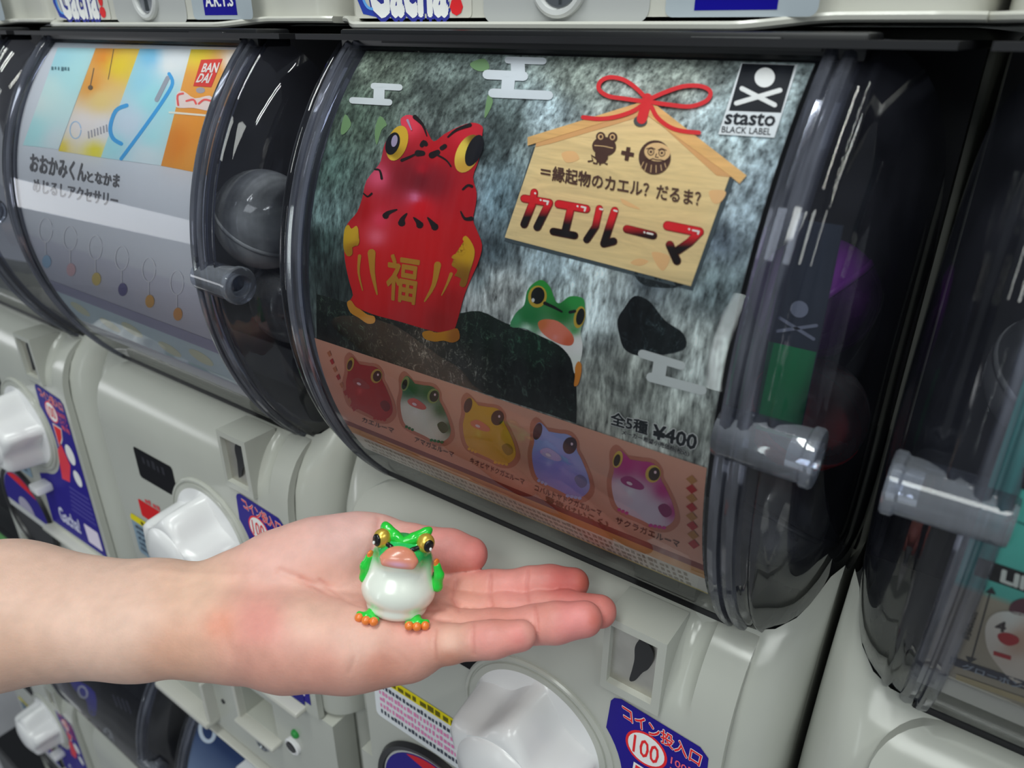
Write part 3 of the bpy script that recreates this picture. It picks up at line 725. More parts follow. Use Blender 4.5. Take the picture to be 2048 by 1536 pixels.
C1.put('printed_daruma_icon', [stroke(ell(*P4([(972, 597)])[0], 6, 6.5), 1.6), ell(*P4([(972, 597)])[0], 2.6, 2.6), stroke(ell(*P4([(1042, 604)])[0], 6, 6.5), 1.6), ell(*P4([(1042, 604)])[0], 2.6, 2.6)] +
       [stroke(P4(q), 2) for q in ([(945, 578), (975, 570), (998, 580)], [(1020, 585), (1040, 575), (1070, 588)], [(1008, 610), (1000, 630), (1018, 632)], [(935, 640), (960, 650), (985, 640), (1008, 648), (1035, 648), (1060, 655), (1080, 640)])], ink(*BR), 10)
C1.text('printed_lettering', '＝縁起物のカエル？だるま？', P4([(272, 672), (1292, 845), (1284, 945), (266, 765)]), ink(74, 50, 44), 8, .022)
tstk = [[(162, 890), (322, 918), (246, 1072)], [(226, 852), (214, 925), (162, 1055)], [(382, 926), (558, 957)], [(462, 945), (425, 1098)], [(348, 1100), (484, 1126)],
        [(642, 955), (617, 1070), (562, 1152)], [(740, 968), (700, 1090), (672, 1178), (732, 1163)], [(818, 1085), (986, 1126)], [(1078, 1064), (1280, 1104)], [(1278, 1108), (1218, 1170), (1145, 1220)], [(1092, 1186), (1138, 1288)]]
wid = [47, 45, 50, 46, 44, 42, 46, 48, 58, 50, 50]
split = [970, 970, 1010, 1010, 1010, 1050, 1060, 1085, 1160, 1160, 1160]
for wx, l in ((13, 8), (0, 9)):
    for q, wd, sp in zip(tstk, wid, split):
        y0 = 120 + .3125 * sp
        def tc(u, v, y0=y0, wx=wx):
            t = min(1, max(0, (v - y0 + 10) / 22)); a, b = ((150, 25, 30), (60, 12, 14)) if wx else ((198, 32, 40), (22, 14, 14))
            return tuple(np.array(ink(*a)) * (1 - t) + np.array(ink(*b)) * t)
        qq = []
        for i in range(len(q) - 1): qq.append(stroke(P4([q[i], q[i + 1]]), (wd + wx) * .3125 * .86, w1=(wd + wx) * .3125 * .86, n=6))
        C1.put('printed_title', qq, tc, l, cell=5)
C1.put('printed_title_gleam', [stroke(P4(q), 3.6) for q in ([(233, 857), (235, 860)], [(268, 900), (270, 902)], [(288, 905), (318, 911)], [(316, 911), (311, 928)], [(504, 940), (506, 942)], [(530, 944), (556, 950)], [(555, 950), (550, 970)], [(648, 958), (664, 962)], [(738, 968), (756, 973)],
       [(931, 1106), (933, 1108)], [(950, 1111), (984, 1119)], [(1216, 1086), (1219, 1089)], [(1240, 1094), (1280, 1102)], [(1280, 1102), (1273, 1118)])], ink(240, 235, 235), 10)
# publisher mark
C1.put('printed_mark', [P3([(597, 328), (886, 338), (766, 710), (479, 692)])], ink(205, 208, 212), 5)
C1.put('printed_mark_square', [P3([(602, 332), (871, 341), (800, 583), (534, 572)])], ink(22, 24, 30), 6)
C1.put('printed_mark_sign', [ell(*P3([(717, 405)])[0], 20.5, 19.5, -30), stroke(P3([(600, 461), (768, 545)]), 9.5), stroke(P3([(795, 470), (572, 536)]), 9.5)], ink(215, 217, 222), 7)
C1.text('printed_lettering', 'stasto', P3([(522, 583), (776, 592), (764, 652), (512, 640)]), ink(30, 32, 38), 6, .025)
C1.text('printed_lettering', 'BLACK LABEL', P3([(500, 652), (752, 663), (746, 697), (496, 683)]), ink(40, 42, 48), 6, .008)

# red frog
RF = smooth_pts([(760, 330), (735, 362), (727, 395), (716, 425), (697, 448), (690, 475), (692, 520), (700, 560), (708, 590), (702, 606), (745, 627), (800, 642), (870, 662), (905, 664), (917, 640), (930, 592), (945, 555),
                 (960, 520), (966, 490), (956, 462), (948, 440), (953, 412), (955, 385), (948, 355), (960, 318), (966, 272), (966, 254), (945, 247), (915, 257), (890, 270), (869, 284), (855, 262), (840, 242), (820, 231), (803, 240), (806, 262), (788, 265), (772, 288), (766, 312)], 3)
C1.put('printed_red_frog', [RF], blend([(842, 360, 26, (112, 22, 34)), (815, 355, 18, (125, 24, 36)), (872, 370, 18, (130, 24, 36)), (832, 396, 9, (206, 110, 150)), (845, 340, 14, (165, 22, 38)), (842, 415, 20, (196, 22, 34)), (760, 355, 10, (205, 80, 110)), (755, 475, 10, (214, 95, 115)), (762, 440, 8, (205, 60, 85)),
       (722, 420, 14, (168, 20, 26)), (740, 545, 40, (192, 28, 30)), (850, 540, 50, (190, 26, 30)), (920, 500, 26, (176, 22, 28)), (820, 630, 22, (178, 36, 40)), (880, 640, 20, (150, 26, 26)), (940, 400, 18, (170, 22, 32)), (820, 250, 12, (208, 60, 80)), (930, 265, 14, (190, 38, 52)), (870, 300, 18, (176, 24, 34)), (900, 600, 20, (160, 22, 24))]), 6, cell=7)
C1.put('printed_gold_eye', [ell(797, 288, 20, 36, 18), ell(938, 309, 23, 40, 24)], blend([(805, 280, 10, (196, 160, 50)), (790, 310, 10, (150, 120, 30)), (785, 320, 8, (205, 175, 60)), (925, 300, 10, (220, 190, 80)), (940, 335, 10, (190, 150, 60)), (955, 280, 10, (110, 85, 25))]), 8, cell=5)
C1.put('printed_pupil', [ell(788, 289, 13.5, 23, 18), ell(951, 303, 15, 33, 22)], ink(20, 20, 26), 9)
C1.put('printed_gleam', [ell(792, 284, 6, 12, 12), stroke([(818, 243), (826, 262)], 5, w1=2)], ink(150, 140, 170), 10)
mk = [stroke(smooth_pts(q, 3, False), a, w1=b) for q, a, b in [([(832, 236), (848, 252), (856, 274)], 9, 2), ([(898, 276), (915, 262), (942, 252)], 3, 8), ([(846, 292), (850, 286), (854, 290)], 9, 9), ([(886, 298), (892, 294)], 9, 9), ([(838, 308), (848, 308)], 13, 10),
      ([(806, 322), (825, 314), (840, 306)], 6, 3), ([(866, 312), (878, 306)], 13, 10), ([(878, 312), (895, 322), (904, 334)], 4, 3), ([(752, 340), (762, 342), (766, 358)], 3, 5), ([(730, 388), (738, 394), (746, 388)], 3, 4), ([(928, 380), (938, 372), (946, 374)], 4, 6),
      ([(924, 424), (932, 438), (945, 438)], 3, 9), ([(774, 432), (780, 426), (796, 420)], 13, 3), ([(806, 446), (808, 438), (816, 428)], 15, 3), ([(842, 450), (838, 444), (830, 436)], 15, 3), ([(872, 454), (866, 446), (858, 436)], 15, 3)]]
C1.put('printed_black_marks', mk, ink(28, 22, 24), 8)
C1.put('printed_gold_stripe', [stroke(smooth_pts(q, 3, False), a, w1=b) for q, a, b in [([(722, 512), (720, 545), (728, 580)], 7, 2), ([(746, 506), (748, 545), (757, 588)], 16, 3), ([(878, 530), (870, 570), (852, 602)], 14, 3), ([(905, 548), (896, 570), (886, 590)], 7, 2)]], ink(170, 128, 40), 8)
C1.text('printed_lettering', '福', [(778, 508), (842, 518), (832, 608), (776, 596)], ink(166, 122, 40), 8, .02)
gold = blend([(705, 470, 14, (196, 160, 40)), (715, 500, 14, (150, 110, 20)), (945, 500, 14, (190, 150, 30)), (930, 560, 14, (130, 90, 20)), (720, 620, 12, (190, 130, 40)), (745, 640, 10, (200, 140, 60)), (880, 670, 14, (176, 120, 30)), (915, 672, 12, (150, 90, 20))])
C1.put('printed_gold_hand', [smooth_pts([(692, 460), (700, 450), (706, 458), (716, 452), (720, 462), (712, 472), (722, 480), (718, 492), (708, 490), (708, 508), (698, 512), (690, 495)], 3), smooth_pts([(938, 490), (928, 480), (934, 472), (944, 482), (952, 500), (950, 520), (942, 545), (934, 572), (922, 570), (926, 552), (912, 552), (918, 540), (906, 530), (920, 522), (906, 516), (914, 508), (930, 512)], 3)], gold, 9, cell=5)
C1.put('printed_gold_foot', [smooth_pts([(697, 605), (705, 600), (714, 612), (724, 618), (738, 628), (752, 632), (752, 644), (738, 646), (720, 634), (704, 624)], 3), smooth_pts([(848, 664), (862, 660), (876, 664), (900, 660), (918, 656), (922, 676), (908, 684), (890, 680), (872, 682), (852, 676)], 3)], gold, 9, cell=5)
# green frog
GF = smooth_pts([(1022, 652), (1034, 625), (1050, 610), (1056, 582), (1070, 566), (1086, 560), (1102, 574), (1112, 600), (1122, 606), (1140, 593), (1162, 594), (1171, 604), (1170, 640), (1163, 662), (1167, 690), (1164, 716), (1156, 738), (1150, 745), (1143, 716), (1120, 690), (1080, 670), (1050, 656)], 3)
C1.put('printed_green_frog', [GF], blend([(1060, 635, 22, (26, 110, 56)), (1090, 575, 20, (40, 135, 52)), (1150, 602, 16, (40, 135, 60)), (1125, 625, 18, (24, 105, 45)), (1035, 640, 10, (60, 140, 90)), (1055, 655, 9, (180, 215, 195)), (1150, 660, 8, (70, 140, 80)), (1158, 690, 14, (215, 222, 215)), (1130, 690, 14, (222, 224, 222)), (1090, 672, 8, (215, 220, 215)), (1155, 725, 12, (205, 210, 205))]), 6, cell=6)
C1.put('printed_lips', [smooth_pts([(1078, 645), (1092, 638), (1118, 642), (1142, 662), (1150, 678), (1144, 690), (1124, 688), (1100, 676), (1084, 662)], 3)], blend([(1110, 668, 14, (205, 115, 95)), (1112, 672, 4, (225, 170, 180)), (1085, 648, 8, (190, 105, 60)), (1140, 684, 8, (190, 90, 60))]), 7, cell=5)
C1.put('printed_gold_eye', [ell(1077, 593, 18.5, 22, 10), ell(1161, 634, 11, 22, 12)], ink(175, 145, 50), 7)
C1.put('printed_pupil', [ell(1078, 591, 13.5, 17, 10), ell(1163, 633, 8, 17, 12), stroke([(1092, 606), (1110, 614), (1126, 623)], 7, w1=4), stroke([(1142, 624), (1152, 622)], 6)], ink(16, 18, 16), 8)
C1.put('printed_gleam', [ell(1069, 600, 3, 4)], ink(190, 190, 195), 9)
C1.put('printed_orange_hand', [smooth_pts([(1152, 734), (1158, 722), (1165, 728), (1164, 748), (1158, 768), (1150, 770), (1152, 752)], 3)], ink(196, 120, 40), 7)

# bottom strip: peach band, five small frogs
hw = .1028
C1.flat.put('printed_band', [[(-hw, -4.6), (hw, -4.6), (hw, -23.5), (-hw, -23.5)]], ink(196, 144, 124), 5, cell=2.0)
C1.flat.put('printed_band', [[(-hw, -23.5), (hw, -23.5), (hw, -25.2), (-hw, -25.2)]], ink(122, 52, 44), 5, cell=2.0)
C1.flat.put('printed_band', [[(-hw, -25.2), (hw, -25.2), (hw, -27.6), (-hw, -27.6)]], ink(190, 138, 82), 5, cell=2.0)
C1.flat.put('printed_band', [[(-hw, -27.6), (hw, -27.6), (hw, -33.4), (-hw, -33.4)]], ink(204, 200, 190), 5, cell=2.0)
for i in range(3):
    C1.flat.put('printed_small_print', tiny_print(-.095, .096, -29.3 - 1.7 * i, -28.2 - 1.7 * i, 70, i), ink(150, 140, 126), 6, cell=None)
C1.flat.put('printed_yellow_line', [[(-.06, -32.9), (hw, -32.9), (hw, -33.3), (-.06, -33.3)]], ink(200, 180, 90), 6)
UF = [(.04, .08), (.13, 0), (.25, .08), (.38, .20), (.50, .15), (.67, .18), (.77, .29), (.78, .38), (.86, .50), (.97, .71), (1.0, .89), (.87, 1.0), (.68, 1.0), (.48, .92), (.24, .83), (.09, .74), (.02, .59), (0, .41), (.04, .26)]
small = [((694, 712, 787, 836), (150, 32, 34), (160, 38, 38), (150, 60, 60), (172, 140, 60), (70, 30, 20)), ((803, 750, 903, 880), (24, 92, 46), (205, 205, 200), (196, 96, 90), (120, 140, 80), (20, 30, 20)),
         ((928, 793, 1033, 924), (196, 150, 40), (200, 150, 40), (205, 116, 90), (70, 44, 40), (70, 44, 40)), ((1066, 843, 1181, 991), (140, 150, 200), (135, 130, 195), (180, 150, 190), (62, 40, 50), (62, 40, 50)), ((1225, 898, 1351, 1050), (168, 40, 116), (196, 180, 192), (150, 50, 110), (190, 160, 70), (50, 34, 24))]
for (x0, y0, x1, y1), top, bel, lip, eye, pup in small:
    T = lambda L: [(x0 + a * (x1 - x0), y0 + b * (y1 - y0)) for a, b in L]; sx, sy = (x1 - x0), (y1 - y0)
    C1.put('printed_glow', [smooth_pts([((a - .5) * 1.16 + x0 + 0, b) for a, b in []] or T([(.5 + (a - .5) * 1.16, .5 + (b - .5) * 1.14) for a, b in UF]), 3)], ink(172, 108, 88), 6)
    C1.put('printed_small_frog', [smooth_pts(T(UF), 3)], blend([(*T([(.2, .2)])[0], sx * .2, top), (*T([(.6, .25)])[0], sx * .2, top), (*T([(.82, .52)])[0], sx * .16, top), (*T([(.95, .8)])[0], sx * .12, top), (*T([(.35, .65)])[0], sx * .25, bel), (*T([(.65, .85)])[0], sx * .22, bel), (*T([(.12, .5)])[0], sx * .12, bel), (*T([(.3, .56)])[0], sx * .07, tuple(min(235, c + 40) for c in bel))]), 7, cell=7)
    C1.put('printed_gold_eye', [ell(*T([(.10, .12)])[0], sx * .075, sy * .115, 15), ell(*T([(.66, .31)])[0], sx * .12, sy * .115, 15)], ink(*eye), 8)
    C1.put('printed_pupil', [ell(*T([(.09, .13)])[0], sx * .05, sy * .08, 15), ell(*T([(.68, .31)])[0], sx * .09, sy * .088, 15)], ink(*pup), 9)
    C1.put('printed_lips', [smooth_pts(T([(.15, .37), (.28, .34), (.45, .42), (.52, .49), (.45, .52), (.28, .48), (.17, .43)]), 3)], ink(*lip), 8)
    C1.put('printed_gleam', [ell(*T([(.29, .43)])[0], sx * .05, sy * .02, 25), ell(*T([(.70, .285)])[0], sx * .02, sy * .02)], ink(225, 185, 195), 10)
    C1.put('printed_hand', [smooth_pts(T([(.74, .74), (.84, .70), (.94, .76), (.95, .84), (.86, .88), (.78, .83)]), 3)], ink(*[int(c * .75) for c in top]), 8)
    C1.put('printed_foot', [ell(*T([(.12 + .06 * i, .78 + .022 * i)])[0], sx * .03, sy * .022) for i in range(3)] + [ell(*T([(.62 + .07 * i, .985 + .01 * i)])[0], sx * .035, sy * .022) for i in range(4)], ink(*[min(230, int(c * 1.1)) for c in top]), 8)
for s, (ax, ay), (bx, by), hgt in [('カエルーマ', (727, 832), (790, 855), 9), ('アマガエルーマ', (832, 871), (910, 902), 10), ('キオビヤドクガエルーマ', (943, 912), (1051, 956), 11), ('コバルトヤドクガエルーマ', (1072, 966), (1205, 1018), 12), ('サクラガエルーマ', (1234, 1030), (1361, 1079), 13)]:
    C1.text('printed_lettering', s, [(ax, ay), (bx, by), (bx - 1, by + hgt), (ax - 1, ay + hgt)], ink(66, 34, 30), 8, .004)
C1.text('printed_lettering', '警告(けいこく)', [(1093, 989), (1218, 1040), (1217, 1053), (1092, 1002)], ink(120, 70, 40), 8, .015)
dm = lambda x, y, a, b: [(x - a, y - 2), (x + 1, y - b), (x + a, y + 3), (x, y + b)]
for j, c in ((0, (160, 112, 62)), (1, (158, 38, 42))):
    C1.put('printed_diamond', [dm(1385 + max(0, i - 4) * 1.4, 957 + 18.3 * i, 11.5, 9.5) for i in range(j, 8, 2)], ink(*c), 8)
    C1.put('printed_diamond', [dm(661 + 5.2 * i + .25 * i * i, 706 + 15.5 * i, 4.5, 6.5) for i in range(j, 8, 2)], ink(*(c if j else (170, 104, 74))), 8)
for bold, c, l in ((.07, (215, 218, 215), 6), (.034, (26, 30, 34), 7)):
    C1.text('printed_lettering', '全5種', [(1225, 821), (1298, 842), (1296, 868), (1223, 847)], ink(*c), l, bold)
    C1.text('printed_lettering', '¥400', [(1310, 847), (1397, 868), (1392, 898), (1307, 874)], ink(*c), l, bold)
    C1.text('printed_lettering', 'メーカー希望小売価格(税込)', [(1247, 857), (1381, 900), (1379, 912), (1245, 868)], ink(*c), l, bold * .6)

# ---- the striped card (the cartoon animals of the real print are left out)
def lf(u, v, x, t):
    return ink(196, 198, 206) if t > -2 else ink(188, 188, 200)
C2 = Card('left', 'white card with blue and orange slanting picture stripes and grey lettering', 46.2, -33.5, .1030, None, lf)
LB, OR, YE = (160, 202, 218), (226, 152, 70), (226, 196, 70)
Pl = lambda L: [(.2734 * x, 80 + .2734 * y) for x, y in L]
C2.put('printed_stripe', [Pl([(425, 58), (702, 62), (430, 800), (170, 770)])], blend([(110, 110, 20, LB), (70, 200, 20, (200, 216, 224)), (95, 180, 16, (190, 212, 224)), (60, 260, 20, (168, 208, 220)), (110, 280, 14, (196, 206, 216)), (150, 150, 18, (172, 208, 224))]), 2)
C2.put('printed_stripe', [Pl([(702, 62), (1025, 66), (740, 860), (430, 812)])], blend([(205, 110, 16, (226, 140, 50)), (235, 130, 16, (224, 190, 60)), (180, 170, 20, OR), (200, 200, 20, (228, 190, 130)), (170, 250, 20, (214, 206, 208)), (205, 255, 20, (212, 208, 212)), (190, 300, 12, (228, 200, 60)), (122, 295, 8, (228, 190, 60))]), 2)
C2.put('printed_stripe', [Pl([(1025, 66), (1400, 70), (1180, 920), (740, 860)])], blend([(300, 110, 16, (120, 180, 210)), (350, 110, 20, (205, 208, 214)), (280, 160, 16, (150, 196, 226)), (340, 130, 14, (214, 212, 216)), (310, 200, 22, (158, 206, 226)), (260, 250, 24, (190, 200, 226)), (300, 270, 20, (166, 206, 224)), (290, 310, 18, (196, 206, 218)), (230, 290, 16, (158, 204, 222))]), 2)
C2.put('printed_stripe', [Pl([(1400, 70), (1735, 74), (1640, 240), (1500, 620), (1430, 968), (1180, 920)])], blend([(400, 110, 16, (226, 190, 60)), (430, 140, 16, (228, 150, 60)), (470, 130, 14, (222, 222, 226)), (360, 180, 24, (222, 150, 70)), (400, 240, 24, (226, 144, 60)), (350, 280, 20, (206, 130, 50)), (400, 310, 20, (224, 150, 70)), (325, 250, 6, (228, 196, 80))]), 2)
C2.put('printed_blue_line', [stroke(smooth_pts(Pl(q), 4, False), w) for q, w in [([(1240, 250), (1265, 320), (1200, 440), (1060, 640), (890, 870)], 7), ([(930, 480), (850, 520), (810, 640), (830, 720), (890, 760)], 8)]], ink(70, 150, 205), 3)
C2.put('printed_barcode', [stroke(Pl([(650 + 22 * i, 668 - 8 * i), (655 + 22 * i, 722 - 8 * i)]), 3, cap=False) for i in range(7)], ink(150, 148, 158), 3)
C2.put('printed_badge', [stroke(ell(*Pl([(556, 660)])[0], 11, 17), 2)], ink(150, 180, 214), 3)
C2.put('printed_key_charm', [stroke(Pl([(1230, 280), (1150, 440)]), 9), ell(*Pl([(1470, 370)])[0], 9, 6)], ink(150, 150, 160), 3)
C2.put('printed_fastener_chain', [stroke(Pl([(690, 210), (660, 360)]), 2), ell(*Pl([(665, 350)])[0], 5, 5), stroke(Pl([(835, 70), (795, 290)]), 1.5)], ink(96, 84, 70), 3)
C2.put('printed_red_tag', [Pl([(1475, 148), (1632, 142), (1550, 348), (1418, 340)])], ink(196, 62, 58), 4)
C2.text('printed_lettering', 'BAN', Pl([(1500, 178), (1612, 172), (1590, 242), (1478, 238)]), ink(225, 222, 222), 5, .03)
C2.text('printed_lettering', 'DAI', Pl([(1472, 252), (1560, 250), (1530, 318), (1440, 312)]), ink(225, 222, 222), 5, .03)
C2.put('printed_pink_lettering', [smooth_pts(Pl([(1290, 480), (1300, 390), (1350, 380), (1430, 430), (1540, 410), (1570, 470), (1540, 520), (1420, 500), (1320, 500)]), 3)], ink(224, 200, 198), 4)
C2.put('printed_pink_lettering', [stroke(smooth_pts(Pl(q), 3, False), 4) for q in ([(1310, 480), (1305, 410), (1345, 395)], [(1370, 450), (1420, 440), (1440, 470)], [(1460, 470), (1500, 440), (1550, 450)])], ink(214, 90, 90), 5)
C2.put('printed_white_line', [stroke(Pl([(1245, 532), (1530, 556)]), 4)], ink(226, 212, 200), 4)
C2.put('printed_small_print', [[(u, 2 * v) for u, v in q] for q in tiny_print(104, 143, 67.0, 71.0, 6, 9, .02)], ink(80, 110, 120), 4)
C2.text('printed_lettering', 'おおかみくん', Pl([(228, 832), (636, 905), (632, 1040), (222, 960)]), ink(96, 94, 98), 4, .03)
C2.text('printed_lettering', 'となかま', Pl([(640, 960), (880, 985), (872, 1080), (645, 1038)]), ink(96, 94, 98), 4, .03)
C2.text('printed_lettering', 'めじるしアクセサリー', Pl([(248, 1012), (868, 1130), (862, 1225), (245, 1110)]), ink(106, 104, 110), 4, .022)
for i, c in enumerate([(150, 180, 205), (206, 170, 175), (206, 184, 110), (104, 98, 140), (206, 160, 90), (206, 150, 90)]):
    cx = 92 + 48 * i + 3 * i * i * .3; cy = 505 + 15 * i + 2.0 * i * i * .6
    C2.put('printed_strap_loop', [stroke(ell(cx, cy - 45, 13, 24, 0, 20), 2), stroke([(cx, cy - 20), (cx, cy + 4)], 2)], ink(206, 206, 214), 3)
    C2.put('printed_charm', [ell(cx + 2, cy + 18, 9, 13)], ink(*c), 3)
C2.flat.put('printed_lower_band', [[(-hw, -14.5), (hw, -14.5), (hw, -18), (-hw, -18)]], ink(156, 154, 178), 2, cell=2)
C2.flat.put('printed_lower_band', [[(-hw, -18), (hw, -18), (hw, -28), (-hw, -28)]], ink(190, 205, 214), 2, cell=2)
C2.flat.put('printed_lower_spot', [ell(x, -22 - (i % 2) * 2, .012, 2.2) for i, x in enumerate((-.08, -.045, -.01, .03, .07))], ink(206, 206, 180), 3)

# ---- the teal and beige card
def rf(u, v, x, t): return ink(86, 176, 164) if t > -9.0 else (ink(160, 150, 132) if t > -27.5 else ink(196, 194, 186))
C3 = Card('right', 'teal and beige card with a black band and a double arrow', 46.2, -33.5, .1130, None, rf)
P7 = lambda L: [(1860 + .586 * x, 560 + .586 * y) for x, y in L]
C3.put('printed_band', [P7([(165, 945), (900, 1190), (890, 1260), (150, 1005)])], ink(22, 20, 22), 2)
C3.text('printed_lettering', 'LINE UP', P7([(250, 988), (560, 1085), (552, 1138), (243, 1026)]), ink(205, 205, 200), 3, .05)
C3.put('printed_arrow', [stroke(P7([(207, 1060), (143, 1290)]), 3, cap=False), P7([(212, 1046), (226, 1072), (190, 1064)]), P7([(134, 1306), (122, 1282), (160, 1292)])], ink(44, 42, 46), 3)
C3.text('printed_lettering', '約60mm', P7([(108, 1218), (140, 1128), (166, 1135), (134, 1228)]), ink(60, 58, 60), 3, .02)
C3.text('printed_lettering', 'メーカー', P7([(260, 795), (420, 850), (412, 885), (254, 820)]), ink(40, 92, 92), 3, .02)
C3.put('printed_black_mark', [P7([(318, 640), (520, 715), (508, 790), (310, 710)])], ink(30, 30, 32), 3)
C3.put('printed_figure', [smooth_pts(P7([(190, 1180), (215, 1140), (260, 1128), (330, 1140), (400, 1180), (420, 1290), (370, 1390), (290, 1370), (230, 1310), (195, 1250)]), 3)], blend([P7([(230, 1190)])[0] + (20, (214, 206, 196)), P7([(300, 1230)])[0] + (16, (190, 160, 140)), P7([(320, 1340)])[0] + (20, (206, 196, 184)), P7([(270, 1150)])[0] + (14, (220, 214, 206))]), 3)
C3.put('printed_figure', [smooth_pts(P7([(270, 1125), (285, 1095), (330, 1085), (360, 1110), (345, 1140), (300, 1140)]), 3)], ink(92, 50, 60), 3)
C3.put('printed_red_mark', [smooth_pts(P7([(232, 1206), (262, 1200), (300, 1215), (302, 1235), (270, 1245), (240, 1230)]), 3), P7([(218, 1262), (278, 1280), (276, 1294), (217, 1276)])], ink(170, 36, 44), 4)
C3.text('printed_lettering', '4', P7([(228, 1160), (262, 1166), (256, 1198), (222, 1192)]), ink(60, 50, 50), 4, .03)
C3.put('printed_band', [P7([(72, 1283), (700, 1490), (695, 1520), (66, 1308)])], ink(40, 42, 62), 3)
C3.text('printed_lettering', 'グローホン　アソート', P7([(115, 1303), (520, 1440), (515, 1466), (108, 1322)]), ink(150, 160, 176), 4, .015)
C3.put('printed_box', [P7([(90, 1342), (600, 1520), (598, 1540), (88, 1360)])], ink(176, 160, 120), 3)

# ---- cards of the lower row
def b1(u, v, x, t):
    k = min(1, max(0, (t - 8) / 26)); a, b = np.array(ink(150, 172, 205)), np.array(ink(40, 58, 98)); return tuple(a * (1 - k) + b * k)
C4 = Card('lower_left', 'pale blue card with a white flower outline, shading to navy at the top', 46.2, -33.5, .1030, None, b1, TIER)
C4.put('printed_flower', [stroke(ell(415, 1461, 14, 22, -10, 24), 8)], ink(190, 200, 215), 2)
C4.put('printed_shape', [smooth_pts([(470, 1540), (490, 1520), (492, 1514), (505, 1524), (512, 1530), (520, 1545), (500, 1560)], 3)], ink(214, 216, 220), 2)
def b2(u, v, x, t): return ink(14, 14, 22) if x > -.06 else (ink(40, 36, 70) if x > -.085 else ink(112, 112, 128))
C5 = Card('lower_far', 'black card with a blue streak and small white lettering', 46.2, -33.5, .1030, None, b2, TIER)
C5.put('printed_blue_streak', [smooth_pts([(140, 1360), (158, 1362), (190, 1385), (192, 1430), (178, 1425), (172, 1400), (150, 1380)], 3)], ink(40, 34, 150), 2)
C5.put('printed_cyan_spot', [ell(284, 1350, 9, 8)], ink(60, 150, 225), 2)
C5.put('printed_ring', [stroke(ell(166, 1384, 8, 12, -25, 20), 4)], ink(180, 180, 195), 3)
C5.put('printed_lettering_block', [stroke([(226 + 9 * i, 1390 + 4 * i), (235 + 9 * i, 1412 + 5 * i)], 3) for i in range(4)], ink(60, 60, 74), 2)
C5.put('printed_white_blob', [ell(218, 1476, 9, 22, -20)], ink(170, 172, 180), 2)
def b3(u, v, x, t): return ink(96, 150, 90) if x < .05 else ink(90, 150, 200)
C6 = Card('lower_end', 'green and sky blue card in the lower end machine', 46.2, -33.5, .1030, None, b3, TIER)

# ------------------------------------------------------------------ smooth bodies: blended round cones and ellipsoids turned into one skin
def surface_net(Fv, org, h):
    """naive surface nets: sampled field (negative inside) -> one closed quad mesh"""
    S = Fv < 0; n = np.array(Fv.shape) - 1
    acc = np.zeros((*n, 3), np.float32); cnt = np.zeros(n, np.float32)
    corners = [(i, j, k) for i in (0, 1) for j in (0, 1) for k in (0, 1)]
    sl = lambda c: tuple(slice(c[a], c[a] + n[a]) for a in range(3))
    for a in corners:
        for ax in range(3):
            if a[ax]: continue
            b = list(a); b[ax] = 1; b = tuple(b)
            fa, fb = Fv[sl(a)], Fv[sl(b)]; m = (fa < 0) != (fb < 0)
            if not m.any(): continue
            t = np.where(m, fa / np.where(m, fa - fb, 1), 0)
            for d in range(3):
                acc[..., d] += np.where(m, a[d] + (t if d == ax else 0), 0)
            cnt += m
    act = cnt > 0; idx = np.full(n, -1, np.int64); idx[act] = np.arange(act.sum())
    g = np.argwhere(act); V = (g + acc[act] / cnt[act][:, None]) * h + np.array(org)
    Q = []
    for ax in range(3):
        u, v = [(1, 2), (2, 0), (0, 1)][ax]
        e = np.zeros(3, int); e[ax] = 1
        A = S[tuple(slice(0, -1) if d == ax else slice(None) for d in range(3))]; B = S[tuple(slice(1, None) if d == ax else slice(None) for d in range(3))]
        P = np.argwhere(A != B); P = P[(P[:, u] > 0) & (P[:, v] > 0) & (P[:, u] < n[u]) & (P[:, v] < n[v])]
        du = np.zeros(3, int); du[u] = 1; dv = np.zeros(3, int); dv[v] = 1
        q = np.stack([idx[tuple((P - du - dv).T)], idx[tuple((P - dv).T)], idx[tuple(P.T)], idx[tuple((P - du).T)]], 1)
        flip = ~A[tuple(P.T)]; q[flip] = q[flip][:, ::-1]; Q.append(q)
    Q = np.concatenate(Q); Q = Q[(Q >= 0).all(1)]
    return V, Q
def np_mesh(name, V, Q):
    me = bpy.data.meshes.new(name); me.vertices.add(len(V)); me.vertices.foreach_set('co', np.asarray(V, np.float32).ravel())
    me.loops.add(len(Q) * 4); me.loops.foreach_set('vertex_index', Q.ravel().astype(np.int32))
    me.polygons.add(len(Q)); me.polygons.foreach_set('loop_start', np.arange(0, len(Q) * 4, 4, dtype=np.int32))
    me.update(calc_edges=True); me.validate(); return me
def smin(a, b, k):
    hh = np.clip(.5 + .5 * (b - a) / k, 0, 1); return b + (a - b) * hh - k * hh * (1 - hh)
